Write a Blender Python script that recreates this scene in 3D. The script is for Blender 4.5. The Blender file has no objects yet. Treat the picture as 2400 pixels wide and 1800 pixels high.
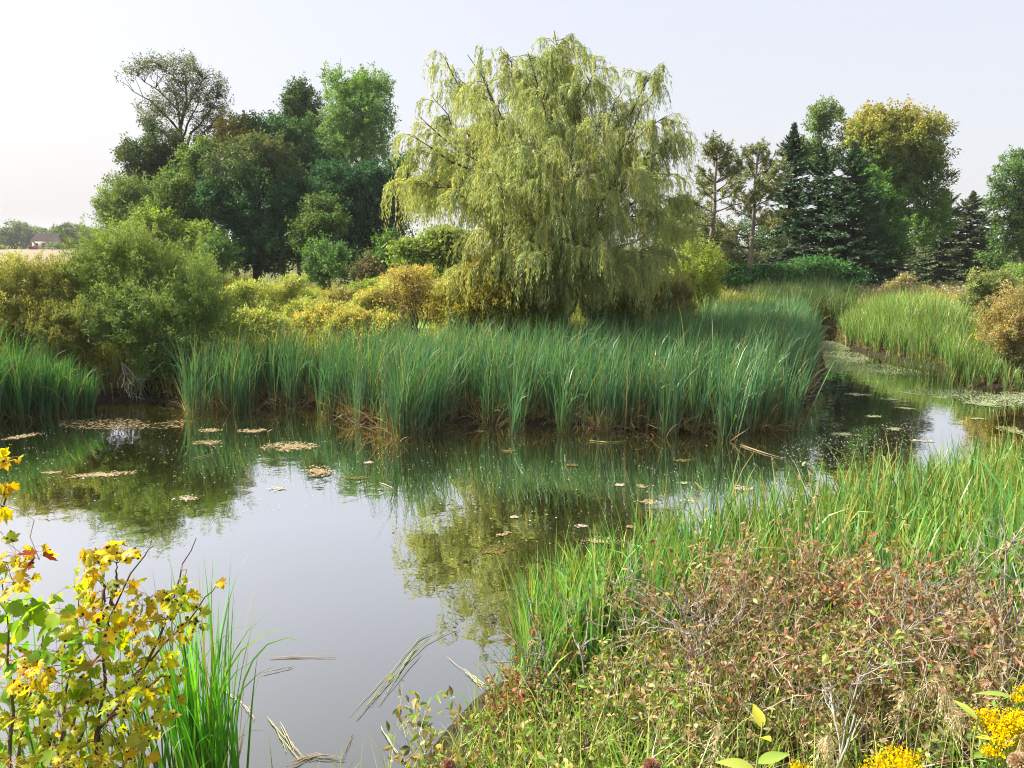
import bpy, math
import numpy as np
from math import radians, sin, cos, tan, pi, exp

# ------------------------------------------------------------------ camera, world, sun, exposure
SC = bpy.context.scene
COL = SC.collection
F, CX, CY = 1662.0, 1106.0, 829.5          # focal length and centre of a 2212 px wide view of the photo
HC, PITCH = 3.8, radians(10.4)
cam_d = bpy.data.cameras.new("camera")
cam_d.sensor_width = 36.0
cam_d.lens = 36.0 * F / 2212.0
cam_d.clip_start = 0.05
cam_d.clip_end = 8000
cam = bpy.data.objects.new("camera", cam_d)
COL.objects.link(cam)
cam.location = (0, 0, HC)
cam.rotation_euler = (pi / 2 - PITCH, 0, 0)
SC.camera = cam

SUN_AZ, SUN_EL = radians(-74), radians(42)   # azimuth from the view direction, clockwise
w = bpy.data.worlds.new("World")
SC.world = w
w.use_nodes = True
nt = w.node_tree
for n in list(nt.nodes):
    nt.nodes.remove(n)
sky = nt.nodes.new("ShaderNodeTexSky")
sky.sky_type = 'NISHITA'
sky.sun_disc = False
sky.sun_elevation = SUN_EL
sky.sun_rotation = SUN_AZ
sky.air_density = 1.0
sky.dust_density = 6.0
sky.ozone_density = 1.0
hsv = nt.nodes.new("ShaderNodeHueSaturation")
hsv.inputs['Saturation'].default_value = 1.55
veil = nt.nodes.new("ShaderNodeMix")
veil.data_type = 'RGBA'
veil.inputs[0].default_value = 0.64
veil.inputs[7].default_value = (8.3, 8.35, 8.85, 1)      # thin even overcast veil over the clear sky
bg = nt.nodes.new("ShaderNodeBackground")
bg.inputs['Strength'].default_value = 0.0448
out = nt.nodes.new("ShaderNodeOutputWorld")
nt.links.new(sky.outputs[0], hsv.inputs['Color'])
nt.links.new(hsv.outputs[0], veil.inputs[6])
nt.links.new(veil.outputs[2], bg.inputs['Color'])
nt.links.new(bg.outputs[0], out.inputs['Surface'])

sun_d = bpy.data.lights.new("sun", 'SUN')
sun_d.energy = 4.3
sun_d.angle = radians(3.0)
sun_d.color = (1.0, 0.93, 0.80)
sun = bpy.data.objects.new("sun", sun_d)
COL.objects.link(sun)
from mathutils import Vector
sd = Vector((sin(SUN_AZ) * cos(SUN_EL), cos(SUN_AZ) * cos(SUN_EL), sin(SUN_EL)))
sun.rotation_euler = sd.to_track_quat('Z', 'Y').to_euler()
sun.location = (-30, 20, 60)

SC.view_settings.view_transform = 'Standard'
SC.view_settings.look = 'None'
SC.view_settings.gamma = 1.0
SC.view_settings.use_curve_mapping = False
SC.view_settings.exposure = 1.66
SC.render.engine = 'CYCLES'
cy = SC.cycles
cy.max_bounces = 8
cy.diffuse_bounces = 6
cy.glossy_bounces = 3
cy.transmission_bounces = 6
cy.transparent_max_bounces = 4
cy.volume_bounces = 0
cy.use_denoising = True
cy.denoiser = 'OPENIMAGEDENOISE'
cy.denoising_prefilter = 'NONE'
cy.use_adaptive_sampling = False
cy.filter_width = 1.1
cy.caustics_reflective = False
cy.caustics_refractive = False

# ------------------------------------------------------------------ view helpers: pixel of the photo <-> place in the world
CP, SP = cos(PITCH), sin(PITCH)


def P(u, v, Y):
    """point at depth Y seen at (u, v)"""
    xc, yc = (u - CX) / F, (CY - v) / F
    t = Y / (CP + yc * SP)
    return np.array([xc * t, Y, HC + t * (yc * CP - SP)])


def G(u, v, z=0.0):
    """point of the level z seen at (u, v)"""
    xc, yc = (u - CX) / F, (CY - v) / F
    t = (z - HC) / (yc * CP - SP)
    return np.array([xc * t, t * (CP + yc * SP), z])


POND = np.array([G(u, v)[:2] for u, v in [
    (-900, 1700), (300, 1770), (830, 1740), (900, 1660), (960, 1570), (1040, 1490), (1150, 1435), (1450, 1320), (1800, 1225),
    (2212, 1148), (2600, 1080), (2900, 1000),
    (2900, 862), (2400, 850), (2212, 845), (2150, 843), (2090, 834), (2030, 804), (1960, 789), (1900, 777), (1832, 756), (1815, 722),
    (1775, 710), (1740, 714), (1778, 748), (1788, 800), (1762, 866), (1690, 916), (1590, 935), (1250, 926), (1100, 920),
    (945, 915), (860, 938), (765, 914), (700, 880), (560, 878), (395, 882), (330, 868), (200, 874), (190, 886), (70, 896),
    (0, 908), (-300, 926), (-900, 946)]])


def poly_dist(x, y, poly=POND):
    """signed distance to a polygon: negative inside"""
    x = np.asarray(x, float).ravel(); y = np.asarray(y, float).ravel()
    d = np.full(x.shape, 1e9); ins = np.zeros(x.shape, bool)
    n = len(poly)
    for i in range(n):
        ax, ay = poly[i]; bx, by = poly[(i + 1) % n]
        ex, ey = bx - ax, by - ay
        t = np.clip(((x - ax) * ex + (y - ay) * ey) / (ex * ex + ey * ey + 1e-12), 0, 1)
        d = np.minimum(d, (x - ax - t * ex) ** 2 + (y - ay - t * ey) ** 2)
        c = (ay > y) != (by > y)
        if by != ay:
            ins ^= c & (x < ex * (y - ay) / (by - ay) + ax)
    d = np.sqrt(d)
    return np.where(ins, -d, d)


def wav(x, y, s, seed=0):
    r = np.random.default_rng(seed)
    z = np.zeros_like(np.asarray(x, float))
    for k in range(7):
        a = r.uniform(0, 2 * pi); f = s * r.uniform(.5, 1.6)
        z = z + np.sin((x * cos(a) + y * sin(a)) * f + r.uniform(0, 7))
    return z / 7 * 1.8


def hz(x, y):
    x = np.asarray(x, float); sh = x.shape
    xr = x.ravel(); yr = np.asarray(y, float).ravel()
    d = poly_dist(xr, yr)
    near = np.clip((12 - yr) / 4, 0, 1) * np.clip((25 - np.abs(xr)) / 5, 0, 1)
    far_h = 0.32 * (1 - np.exp(-np.clip(d, 0, None) / 1.2)) + 0.0085 * np.clip(d, 0, 110)
    near_h = 0.24 * np.clip(d, 0, 6.2)
    h = far_h * (1 - near) + near_h * near + 0.05 * wav(xr, yr, 1.1, 3) * np.clip(d / 1.5, 0, 1)
    h = np.where(d < 0, np.maximum(d * 0.5, -0.8), h)
    return h.reshape(sh) if sh else float(h[0])


# ------------------------------------------------------------------ mesh helpers
def mesh_np(name, V, quads=None, tris=None, cols=None, mats=(), smooth=True, matidx=None):
    me = bpy.data.meshes.new(name)
    V = np.ascontiguousarray(V, np.float32)
    nq = 0 if quads is None else len(quads)
    ntr = 0 if tris is None else len(tris)
    loops = []
    if nq: loops.append(np.asarray(quads, np.int32).ravel())
    if ntr: loops.append(np.asarray(tris, np.int32).ravel())
    L = np.concatenate(loops)
    start = np.concatenate([np.arange(nq) * 4, nq * 4 + np.arange(ntr) * 3]).astype(np.int32)
    me.vertices.add(len(V)); me.vertices.foreach_set("co", V.ravel())
    me.loops.add(len(L)); me.loops.foreach_set("vertex_index", L)
    me.polygons.add(nq + ntr); me.polygons.foreach_set("loop_start", start)
    if matidx is not None:
        me.polygons.foreach_set("material_index", np.asarray(matidx, np.int32))
    if smooth:
        me.polygons.foreach_set("use_smooth", np.ones(nq + ntr, bool))
    me.update(calc_edges=True)
    if cols is not None:
        ca = me.color_attributes.new("Col", 'FLOAT_COLOR', 'POINT')
        c4 = np.ones((len(V), 4), np.float32); c4[:, :3] = cols
        ca.data.foreach_set("color", c4.ravel())
    for m in (mats if isinstance(mats, (list, tuple)) else [mats]):
        me.materials.append(m)
    return me


class MB:
    """collects vertex / face arrays"""
    def __init__(self):
        self.V, self.Q, self.T, self.C, self.n = [], [], [], [], 0

    def add(self, V, quads=None, tris=None, cols=None):
        if len(V) == 0: return
        if quads is not None and len(quads): self.Q.append(np.asarray(quads) + self.n)
        if tris is not None and len(tris): self.T.append(np.asarray(tris) + self.n)
        self.V.append(V)
        if cols is None: cols = np.full((len(V), 3), .5)
        cols = np.asarray(cols, float)
        if cols.ndim == 1: cols = np.tile(cols, (len(V), 1))
        self.C.append(cols)
        self.n += len(V)

    def build(self, name, mats, parent=None, smooth=True):
        if self.n == 0: return None
        V = np.concatenate(self.V)
        off = np.zeros(3)
        if parent is not None: off = np.array(parent.location)
        me = mesh_np(name, V - off, np.concatenate(self.Q) if self.Q else None, np.concatenate(self.T) if self.T else None,
                     np.concatenate(self.C), mats, smooth)
        o = bpy.data.objects.new(name, me)
        COL.objects.link(o)
        if parent is not None: o.parent = parent
        return o


def tag(o, label=None, cat=None, group=None, kind=None):
    if label: o['label'] = label
    if cat: o['category'] = cat
    if group: o['group'] = group
    if kind: o['kind'] = kind
    return o


def thing(name, loc, label, cat, group=None):
    o = bpy.data.objects.new(name, None)
    o.empty_display_size = 0.2
    COL.objects.link(o)
    o.location = tuple(float(a) for a in loc)
    return tag(o, label, cat, group)


def nrm(a):
    return a / (np.linalg.norm(a, axis=-1, keepdims=True) + 1e-9)


def place(mb, TV, TQ, TT, pos, axis, normal, L, W, cols, vc=None):
    """copies of a template leaf: TV columns = along, side, up (unit leaf); all joined into mb"""
    n = len(pos)
    if n == 0: return
    axis = nrm(axis)
    side = nrm(np.cross(normal, axis))
    up = np.cross(axis, side)
    L = np.broadcast_to(L, (n,)); W = np.broadcast_to(W, (n,))
    V = (pos[:, None, :] + axis[:, None, :] * (TV[None, :, 0:1] * L[:, None, None])
         + side[:, None, :] * (TV[None, :, 1:2] * W[:, None, None])
         + up[:, None, :] * (TV[None, :, 2:3] * L[:, None, None]))
    k = len(TV)
    offs = (np.arange(n) * k)[:, None, None]
    q = (np.asarray(TQ)[None] + offs).reshape(-1, 4) if TQ is not None and len(TQ) else None
    t = (np.asarray(TT)[None] + offs).reshape(-1, 3) if TT is not None and len(TT) else None
    cc = np.repeat(cols, k, axis=0)
    if vc is not None: cc = cc * np.tile(vc, (n, 1))
    mb.add(V.reshape(-1, 3), q, t, cc)


DIAMOND = (np.array([[0, 0, 0], [.45, .5, .0], [1, 0, 0], [.45, -.5, 0]], float), [[0, 1, 2, 3]], None)
FOLD = (np.array([[0, 0, 0], [.4, .5, .10], [1, 0, -.08], [.4, -.5, .10], [.45, 0, -.02]], float), None,
        [[0, 4, 1], [1, 4, 2], [0, 3, 4], [3, 2, 4]])
OVATE = (np.array([[0, 0, 0], [.2, .33, .06], [.45, .5, .08], [.75, .3, .02], [1, 0, -.16], [.75, -.3, .02], [.45, -.5, .08],
                   [.2, -.33, .06], [.3, 0, 0], [.65, 0, -.02]], float), None,
         [[0, 8, 1], [1, 8, 2], [2, 8, 9], [2, 9, 3], [3, 9, 4], [0, 7, 8], [7, 6, 8], [6, 9, 8], [6, 5, 9], [5, 4, 9]])


def tubes(mb, pts, rad, sides=5, col=(.5, .5, .5)):
    """pts (n,m,3) polylines, rad (n,m)"""
    pts = np.asarray(pts, float); rad = np.asarray(rad, float)
    if pts.ndim == 2: pts = pts[None]; rad = rad[None]
    n, m, _ = pts.shape
    if n == 0: return
    tg = np.gradient(pts, axis=1)
    tg = nrm(tg)
    ref = np.where(np.abs(tg[:, :1, 2:3]) > .9, np.array([1., 0, 0]), np.array([0, 0, 1.]))
    ref = np.broadcast_to(ref, tg.shape)
    a = nrm(np.cross(tg, ref)); b = np.cross(tg, a)
    ang = np.arange(sides) / sides * 2 * pi
    ring = a[:, :, None, :] * np.cos(ang)[None, None, :, None] + b[:, :, None, :] * np.sin(ang)[None, None, :, None]
    V = pts[:, :, None, :] + ring * rad[:, :, None, None]
    i = np.arange(m - 1)[:, None] * sides; j = np.arange(sides)[None]
    q = np.stack([i + j, i + (j + 1) % sides, i + sides + (j + 1) % sides, i + sides + j], -1).reshape(-1, 4)
    q = (q[None] + (np.arange(n) * m * sides)[:, None, None]).reshape(-1, 4)
    mb.add(V.reshape(-1, 3), q, None, np.tile(np.asarray(col, float), (n * m * sides, 1)))


def curve(a, b, m=7, up=0.0, jit=0.0, rng=None, sag=0.0):
    """polyline from a to b, rising first by up*length, random kinks"""
    a = np.asarray(a, float); b = np.asarray(b, float)
    t = np.linspace(0, 1, m)[:, None]
    L = np.linalg.norm(b - a)
    p = a + (b - a) * t
    p[:, 2] += (np.sin(t[:, 0] * pi) * up * L)
    if rng is not None and jit:
        d = rng.normal(0, jit * L, (m, 3)); d[0] = 0; d[-1] = 0
        p += d
    return p


# ------------------------------------------------------------------ materials
MATS = {}


def newmat(name):
    m = bpy.data.materials.new(name)
    m.use_nodes = True
    t = m.node_tree
    for n in list(t.nodes): t.nodes.remove(n)
    o = t.nodes.new("ShaderNodeOutputMaterial")
    return m, t, o


def leaf_mat(name, trans=.35, gloss=.05, rough=.45, warm=(1.25, 1.15, .55), spots=False):
    m, t, o = newmat(name)
    at = t.nodes.new("ShaderNodeAttribute"); at.attribute_name = "Col"
    c = at.outputs['Color']
    if spots:
        tc = t.nodes.new("ShaderNodeTexCoord")
        vo = t.nodes.new("ShaderNodeTexVoronoi"); vo.inputs['Scale'].default_value = 42
        t.links.new(tc.outputs['Object'], vo.inputs['Vector'])
        no = t.nodes.new("ShaderNodeTexNoise"); no.inputs['Scale'].default_value = 9
        t.links.new(tc.outputs['Object'], no.inputs['Vector'])
        cr = t.nodes.new("ShaderNodeMapRange"); cr.inputs[1].default_value = .42; cr.inputs[2].default_value = .66
        cr.inputs[3].default_value = 0.02; cr.inputs[4].default_value = .42
        t.links.new(no.outputs['Fac'], cr.inputs[0])
        lt = t.nodes.new("ShaderNodeMath"); lt.operation = 'LESS_THAN'
        t.links.new(vo.outputs['Distance'], lt.inputs[0]); t.links.new(cr.outputs[0], lt.inputs[1])
        mx = t.nodes.new("ShaderNodeMix"); mx.data_type = 'RGBA'
        mx.inputs[7].default_value = (.035, .016, .010, 1)
        t.links.new(lt.outputs[0], mx.inputs[0]); t.links.new(c, mx.inputs[6])
        c = mx.outputs[2]
    df = t.nodes.new("ShaderNodeBsdfDiffuse")
    tr = t.nodes.new("ShaderNodeBsdfTranslucent")
    mu = t.nodes.new("ShaderNodeMix"); mu.data_type = 'RGBA'; mu.blend_type = 'MULTIPLY'; mu.inputs[0].default_value = 1
    mu.inputs[7].default_value = (*warm, 1)
    t.links.new(c, mu.inputs[6]); t.links.new(c, df.inputs['Color']); t.links.new(mu.outputs[2], tr.inputs['Color'])
    m1 = t.nodes.new("ShaderNodeMixShader"); m1.inputs[0].default_value = trans
    t.links.new(df.outputs[0], m1.inputs[1]); t.links.new(tr.outputs[0], m1.inputs[2])
    gl = t.nodes.new("ShaderNodeBsdfGlossy"); gl.inputs['Roughness'].default_value = rough
    m2 = t.nodes.new("ShaderNodeMixShader"); m2.inputs[0].default_value = gloss
    t.links.new(m1.outputs[0], m2.inputs[1]); t.links.new(gl.outputs[0], m2.inputs[2])
    t.links.new(m2.outputs[0], o.inputs['Surface'])
    return m


def bark_mat(name, c1, c2, scale=14, use_col=False):
    m, t, o = newmat(name)
    tc = t.nodes.new("ShaderNodeTexCoord")
    mp = t.nodes.new("ShaderNodeMapping"); mp.inputs['Scale'].default_value = (1, 1, .25)
    no = t.nodes.new("ShaderNodeTexNoise"); no.inputs['Scale'].default_value = scale; no.inputs['Detail'].default_value = 5
    t.links.new(tc.outputs['Object'], mp.inputs[0]); t.links.new(mp.outputs[0], no.inputs['Vector'])
    rp = t.nodes.new("ShaderNodeValToRGB")
    rp.color_ramp.elements[0].position = .35; rp.color_ramp.elements[0].color = (*c1, 1)
    rp.color_ramp.elements[1].position = .68; rp.color_ramp.elements[1].color = (*c2, 1)
    t.links.new(no.outputs['Fac'], rp.inputs[0])
    b = t.nodes.new("ShaderNodeBsdfPrincipled"); b.inputs['Roughness'].default_value = .85
    t.links.new(rp.outputs[0], b.inputs['Base Color'])
    bp = t.nodes.new("ShaderNodeBump"); bp.inputs['Strength'].default_value = .5; bp.inputs['Distance'].default_value = .02
    t.links.new(no.outputs['Fac'], bp.inputs['Height']); t.links.new(bp.outputs[0], b.inputs['Normal'])
    t.links.new(b.outputs[0], o.inputs['Surface'])
    return m


def noise_mat(name, stops, scale=3.0, detail=6, rough=.9, bump=.3, bdist=.05, scale2=None):
    m, t, o = newmat(name)
    tc = t.nodes.new("ShaderNodeTexCoord")
    no = t.nodes.new("ShaderNodeTexNoise"); no.inputs['Scale'].default_value = scale; no.inputs['Detail'].default_value = detail
    no.inputs['Roughness'].default_value = .65
    t.links.new(tc.outputs['Object'], no.inputs['Vector'])
    rp = t.nodes.new("ShaderNodeValToRGB")
    els = rp.color_ramp.elements
    while len(els) < len(stops): els.new(.5)
    for e, (p, c) in zip(els, stops): e.position = p; e.color = (*c, 1)
    t.links.new(no.outputs['Fac'], rp.inputs[0])
    b = t.nodes.new("ShaderNodeBsdfPrincipled"); b.inputs['Roughness'].default_value = rough
    b.inputs['Specular IOR Level'].default_value = .2
    t.links.new(rp.outputs[0], b.inputs['Base Color'])
    bp = t.nodes.new("ShaderNodeBump"); bp.inputs['Strength'].default_value = bump; bp.inputs['Distance'].default_value = bdist
    t.links.new(no.outputs['Fac'], bp.inputs['Height']); t.links.new(bp.outputs[0], b.inputs['Normal'])
    t.links.new(b.outputs[0], o.inputs['Surface'])
    return m


def col_mat(name, rough=.8, spec=.2):
    """flat paint-like material that reads the mesh's own colours"""
    m, t, o = newmat(name)
    at = t.nodes.new("ShaderNodeAttribute"); at.attribute_name = "Col"
    b = t.nodes.new("ShaderNodeBsdfPrincipled"); b.inputs['Roughness'].default_value = rough
    b.inputs['Specular IOR Level'].default_value = spec
    t.links.new(at.outputs['Color'], b.inputs['Base Color'])
    t.links.new(b.outputs[0], o.inputs['Surface'])
    return m


M_LEAF = leaf_mat("tree_leaf", .36, .015, .5, (1.2, 1.2, .5))
M_WILLOW = leaf_mat("willow_leaf", .5, .03, .5, (1.15, 1.12, .75))
M_NEEDLE = leaf_mat("needle", .12, .04, .5, (1.1, 1.1, .7))
M_REED = leaf_mat("reed_blade", .36, .035, .4, (1.15, 1.2, .55))
M_SHRUB = leaf_mat("shrub_leaf", .42, .02, .5)
M_MAPLE = leaf_mat("spotted_maple_leaf", .55, .02, .45, (1.25, 1.1, .4), spots=True)
M_BROAD = leaf_mat("broad_leaf", .5, .02, .4, (1.15, 1.2, .45))
M_FLOWER = leaf_mat("flower", .3, .0, .5, (1.1, 1.0, .5))
M_STRAW = leaf_mat("straw", .25, .04, .5, (1.1, 1.0, .7))
M_BARK = bark_mat("bark_dark", (.030, .024, .018), (.10, .085, .065))
M_PINEBARK = bark_mat("bark_pine", (.11, .095, .08), (.25, .22, .19), 9)
M_TWIG = bark_mat("twig_brown", (.05, .035, .025), (.14, .10, .07), 30)
M_COLTWIG = col_mat("twig_tinted", .8, .15)

# ------------------------------------------------------------------ ground, field, water
def axis(breaks):
    out = []
    for a, b, s in breaks: out.append(np.arange(a, b, s))
    return np.concatenate(out + [[breaks[-1][1]]])


gx = axis([(-3000, -400, 400), (-400, -60, 20), (-60, -26, 2), (-26, -9, .6), (-9, 9, .28), (9, 36, .6), (36, 60, 2), (60, 400, 20), (400, 3000, 400)])
gy = axis([(-60, -4, 4), (-4, 9, .28), (9, 36, .5), (36, 90, 2), (90, 400, 15), (400, 3200, 400)])
X, Y = np.meshgrid(gx, gy)
Z = hz(X, Y)
nxg, nyg = len(gx), len(gy)
idx = np.arange(nxg * nyg).reshape(nyg, nxg)
q = np.stack([idx[:-1, :-1], idx[:-1, 1:], idx[1:, 1:], idx[1:, :-1]], -1).reshape(-1, 4)
m_ground, t, o_ = newmat("ground")
tc = t.nodes.new("ShaderNodeTexCoord")
n1 = t.nodes.new("ShaderNodeTexNoise"); n1.inputs['Scale'].default_value = .35; n1.inputs['Detail'].default_value = 4
n2 = t.nodes.new("ShaderNodeTexNoise"); n2.inputs['Scale'].default_value = 14; n2.inputs['Detail'].default_value = 8
for n in (n1, n2): t.links.new(tc.outputs['Object'], n.inputs['Vector'])
r1 = t.nodes.new("ShaderNodeValToRGB")
for e, (p, c) in zip(r1.color_ramp.elements, [(.3, (.055, .075, .022)), (.7, (.13, .13, .05))]): e.position = p; e.color = (*c, 1)
r2 = t.nodes.new("ShaderNodeValToRGB")
for e, (p, c) in zip(r2.color_ramp.elements, [(.3, (.012, .010, .007)), (.7, (.045, .036, .024))]): e.position = p; e.color = (*c, 1)
t.links.new(n1.outputs['Fac'], r1.inputs[0]); t.links.new(n2.outputs['Fac'], r2.inputs[0])
sx = t.nodes.new("ShaderNodeSeparateXYZ"); t.links.new(tc.outputs['Object'], sx.inputs[0])
mr = t.nodes.new("ShaderNodeMapRange"); mr.inputs[1].default_value = .18; mr.inputs[2].default_value = .40
t.links.new(sx.outputs['Z'], mr.inputs[0])
my = t.nodes.new("ShaderNodeMapRange"); my.inputs[1].default_value = 13; my.inputs[2].default_value = 15
t.links.new(sx.outputs['Y'], my.inputs[0])
mm = t.nodes.new("ShaderNodeMath"); mm.operation = 'MULTIPLY'
t.links.new(mr.outputs[0], mm.inputs[0]); t.links.new(my.outputs[0], mm.inputs[1])
mx = t.nodes.new("ShaderNodeMix"); mx.data_type = 'RGBA'
t.links.new(mm.outputs[0], mx.inputs[0]); t.links.new(r2.outputs[0], mx.inputs[6]); t.links.new(r1.outputs[0], mx.inputs[7])
b_ = t.nodes.new("ShaderNodeBsdfPrincipled"); b_.inputs['Roughness'].default_value = .95; b_.inputs['Specular IOR Level'].default_value = .1
bp = t.nodes.new("ShaderNodeBump"); bp.inputs['Strength'].default_value = .6; bp.inputs['Distance'].default_value = .05
t.links.new(n2.outputs['Fac'], bp.inputs['Height']); t.links.new(bp.outputs[0], b_.inputs['Normal'])
t.links.new(mx.outputs[2], b_.inputs['Base Color']); t.links.new(b_.outputs[0], o_.inputs['Surface'])
me = mesh_np("ground", np.stack([X, Y, Z], -1).reshape(-1, 3), q, mats=m_ground)
ground = bpy.data.objects.new("ground", me); COL.objects.link(ground)
tag(ground, "marshy ground around the pond with dark mud at its edge", "ground", kind="structure")


def sheet(name, poly_w, dz, mat, label, cat, step=2.0):
    """a sheet laid dz above the ground, outline poly_w in world xy"""
    poly_w = np.asarray(poly_w)
    x0, y0 = poly_w.min(0); x1, y1 = poly_w.max(0)
    xs = np.arange(x0, x1 + step, step); ys = np.arange(y0, y1 + step, step)
    A, B = np.meshgrid(xs, ys)
    ok = poly_dist(A, B, poly_w).reshape(A.shape) < 0
    C_ = hz(A, B) + dz
    ii = np.arange(A.size).reshape(A.shape)
    k = ok[:-1, :-1] & ok[1:, :-1] & ok[:-1, 1:] & ok[1:, 1:]
    qq = np.stack([ii[:-1, :-1], ii[:-1, 1:], ii[1:, 1:], ii[1:, :-1]], -1)[k]
    used, inv = np.unique(qq, return_inverse=True)
    V = np.stack([A, B, C_], -1).reshape(-1, 3)[used]
    o = bpy.data.objects.new(name, mesh_np(name, V, inv.reshape(-1, 4), mats=mat)); COL.objects.link(o)
    return tag(o, label, cat, kind="structure")


m_field = noise_mat("stubble", [(.3, (.19, .135, .09)), (.7, (.27, .20, .135))], .12, 6)
sheet("field", [(-230, 74), (-230, 285), (-80, 285), (-60, 180), (-34, 74)], .25, m_field, "pale brown stubble field far behind the shrubs on the left", "field", 5.0)
m_lawn = noise_mat("lawn_grass", [(.3, (.10, .20, .03)), (.7, (.20, .32, .06))], .9, 6)
sheet("lawn", [(-6.2, 25), (-8.5, 42), (1, 42), (-1.0, 25)], .06, m_lawn, "mown bright green lawn patch seen between the yellow shrubs", "lawn", .8)

m_water, t, o_ = newmat("pond_water")
tc = t.nodes.new("ShaderNodeTexCoord")
mp = t.nodes.new("ShaderNodeMapping"); mp.inputs['Scale'].default_value = (1, 1, 1)
na = t.nodes.new("ShaderNodeTexNoise"); na.inputs['Scale'].default_value = 2.2; na.inputs['Detail'].default_value = 3
nb = t.nodes.new("ShaderNodeTexNoise"); nb.inputs['Scale'].default_value = .5; nb.inputs['Detail'].default_value = 2
t.links.new(tc.outputs['Object'], na.inputs['Vector']); t.links.new(tc.outputs['Object'], nb.inputs['Vector'])
ad = t.nodes.new("ShaderNodeMath"); ad.operation = 'MULTIPLY'
t.links.new(na.outputs['Fac'], ad.inputs[0]); t.links.new(nb.outputs['Fac'], ad.inputs[1])
bp = t.nodes.new("ShaderNodeBump"); bp.inputs['Strength'].default_value = 1.0; bp.inputs['Distance'].default_value = .007
t.links.new(ad.outputs[0], bp.inputs['Height'])
rp = t.nodes.new("ShaderNodeValToRGB")
for e, (p, c) in zip(rp.color_ramp.elements, [(.35, (.017, .016, .003)), (.7, (.026, .023, .004))]): e.position = p; e.color = (*c, 1)
t.links.new(nb.outputs['Fac'], rp.inputs[0])
df = t.nodes.new("ShaderNodeBsdfDiffuse")
t.links.new(rp.outputs[0], df.inputs['Color'])
gl = t.nodes.new("ShaderNodeBsdfGlossy"); gl.inputs['Roughness'].default_value = .012; gl.inputs['Color'].default_value = (.95, .96, .96, 1)
lw = t.nodes.new("ShaderNodeLayerWeight"); lw.inputs['Blend'].default_value = .5
wr = t.nodes.new("ShaderNodeValToRGB")
for e, (p, v_) in zip(wr.color_ramp.elements, [(.30, .22), (1.0, .95)]): e.position = p; e.color = (v_, v_, v_, 1)
e = wr.color_ramp.elements.new(.42); e.color = (.38, .38, .38, 1)
e = wr.color_ramp.elements.new(.66); e.color = (.78, .78, .78, 1)
ms = t.nodes.new("ShaderNodeMixShader")
t.links.new(bp.outputs[0], gl.inputs['Normal'])
t.links.new(lw.outputs['Facing'], wr.inputs[0]); t.links.new(wr.outputs[0], ms.inputs[0])
t.links.new(df.outputs[0], ms.inputs[1]); t.links.new(gl.outputs[0], ms.inputs[2])
t.links.new(ms.outputs[0], o_.inputs['Surface'])
wx = np.array([[-45, -3, 0], [60, -3, 0], [60, 36, 0], [-45, 36, 0]], float)
water = bpy.data.objects.new("water", mesh_np("water", wx, [[0, 1, 2, 3]], mats=m_water, smooth=False)); COL.objects.link(water)
tag(water, "still dark olive pond water mirroring trees and pale sky", "water", kind="structure")

# ------------------------------------------------------------------ trees and shrubs
def sph(n, rng):
    return nrm(rng.normal(0, 1, (n, 3)))


def leaf_colors(n_cl, k, pal, rng, cj=.2, lj=.12):
    pal = np.asarray(pal, float)
    a = rng.integers(0, len(pal), n_cl); b = rng.integers(0, len(pal), n_cl)
    t = rng.random((n_cl, 1))
    c = (pal[a] * t + pal[b] * (1 - t)) * np.exp(rng.normal(0, cj, (n_cl, 1)))
    c = np.repeat(c, k, axis=0)
    c = c * np.exp(rng.normal(0, lj, (len(c), 1))) * np.exp(rng.normal(0, .05, (len(c), 3)))
    g_ = c.mean(1, keepdims=True)
    return np.clip((g_ + (c - g_) * 1.22) * 1.7, .003, .8)


def lobes_px(lobes, Y):
    """(u, v, half-width px, half-height px, depth offset m[, ry m]) -> centre, radii in metres"""
    out = []
    for l in lobes:
        y = Y + l[4]
        c = P(l[0], l[1], y); s = np.linalg.norm(c - np.array([0, 0, HC])) / F
        ry = l[5] if len(l) > 5 else min(l[2], l[3] * 1.2) * s * .95
        out.append((c, np.array([l[2] * s, ry, l[3] * s])))
    return out


def crown(rng, L, clumps, clump_r, k, shell=.45, amp=.25, gap=-9., gscale=1.2, zmin=None):
    """clump centres and outward directions over a set of lobes"""
    PC, PO = [], []
    area = np.array([(r[0] * r[1] + r[0] * r[2] + r[1] * r[2]) / 3 for c, r in L])
    num = np.maximum(3, (clumps * area / area.sum()).astype(int))
    for (c, r), n in zip(L, num):
        d = sph(n, rng)
        s = rng.integers(0, 999)
        wob = 1 + amp * (wav(d[:, 0] * 3 + d[:, 2] * 2, d[:, 1] * 3 - d[:, 2] * 2, 1.4, s))
        rr = shell + (1 - shell) * rng.random(n) ** .55
        PC.append(c + d * r * (rr * wob)[:, None])
        PO.append(nrm(d / r))
    C, O = np.concatenate(PC), np.concatenate(PO)
    if gap > -2:
        s = rng.integers(0, 999)
        kk = wav(C[:, 0] + .7 * C[:, 1], C[:, 2] - .6 * C[:, 1], gscale, s) > gap
        C, O = C[kk], O[kk]
    if zmin is not None:
        kk = C[:, 2] > zmin
        C, O = C[kk], O[kk]
    return C, O


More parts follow.
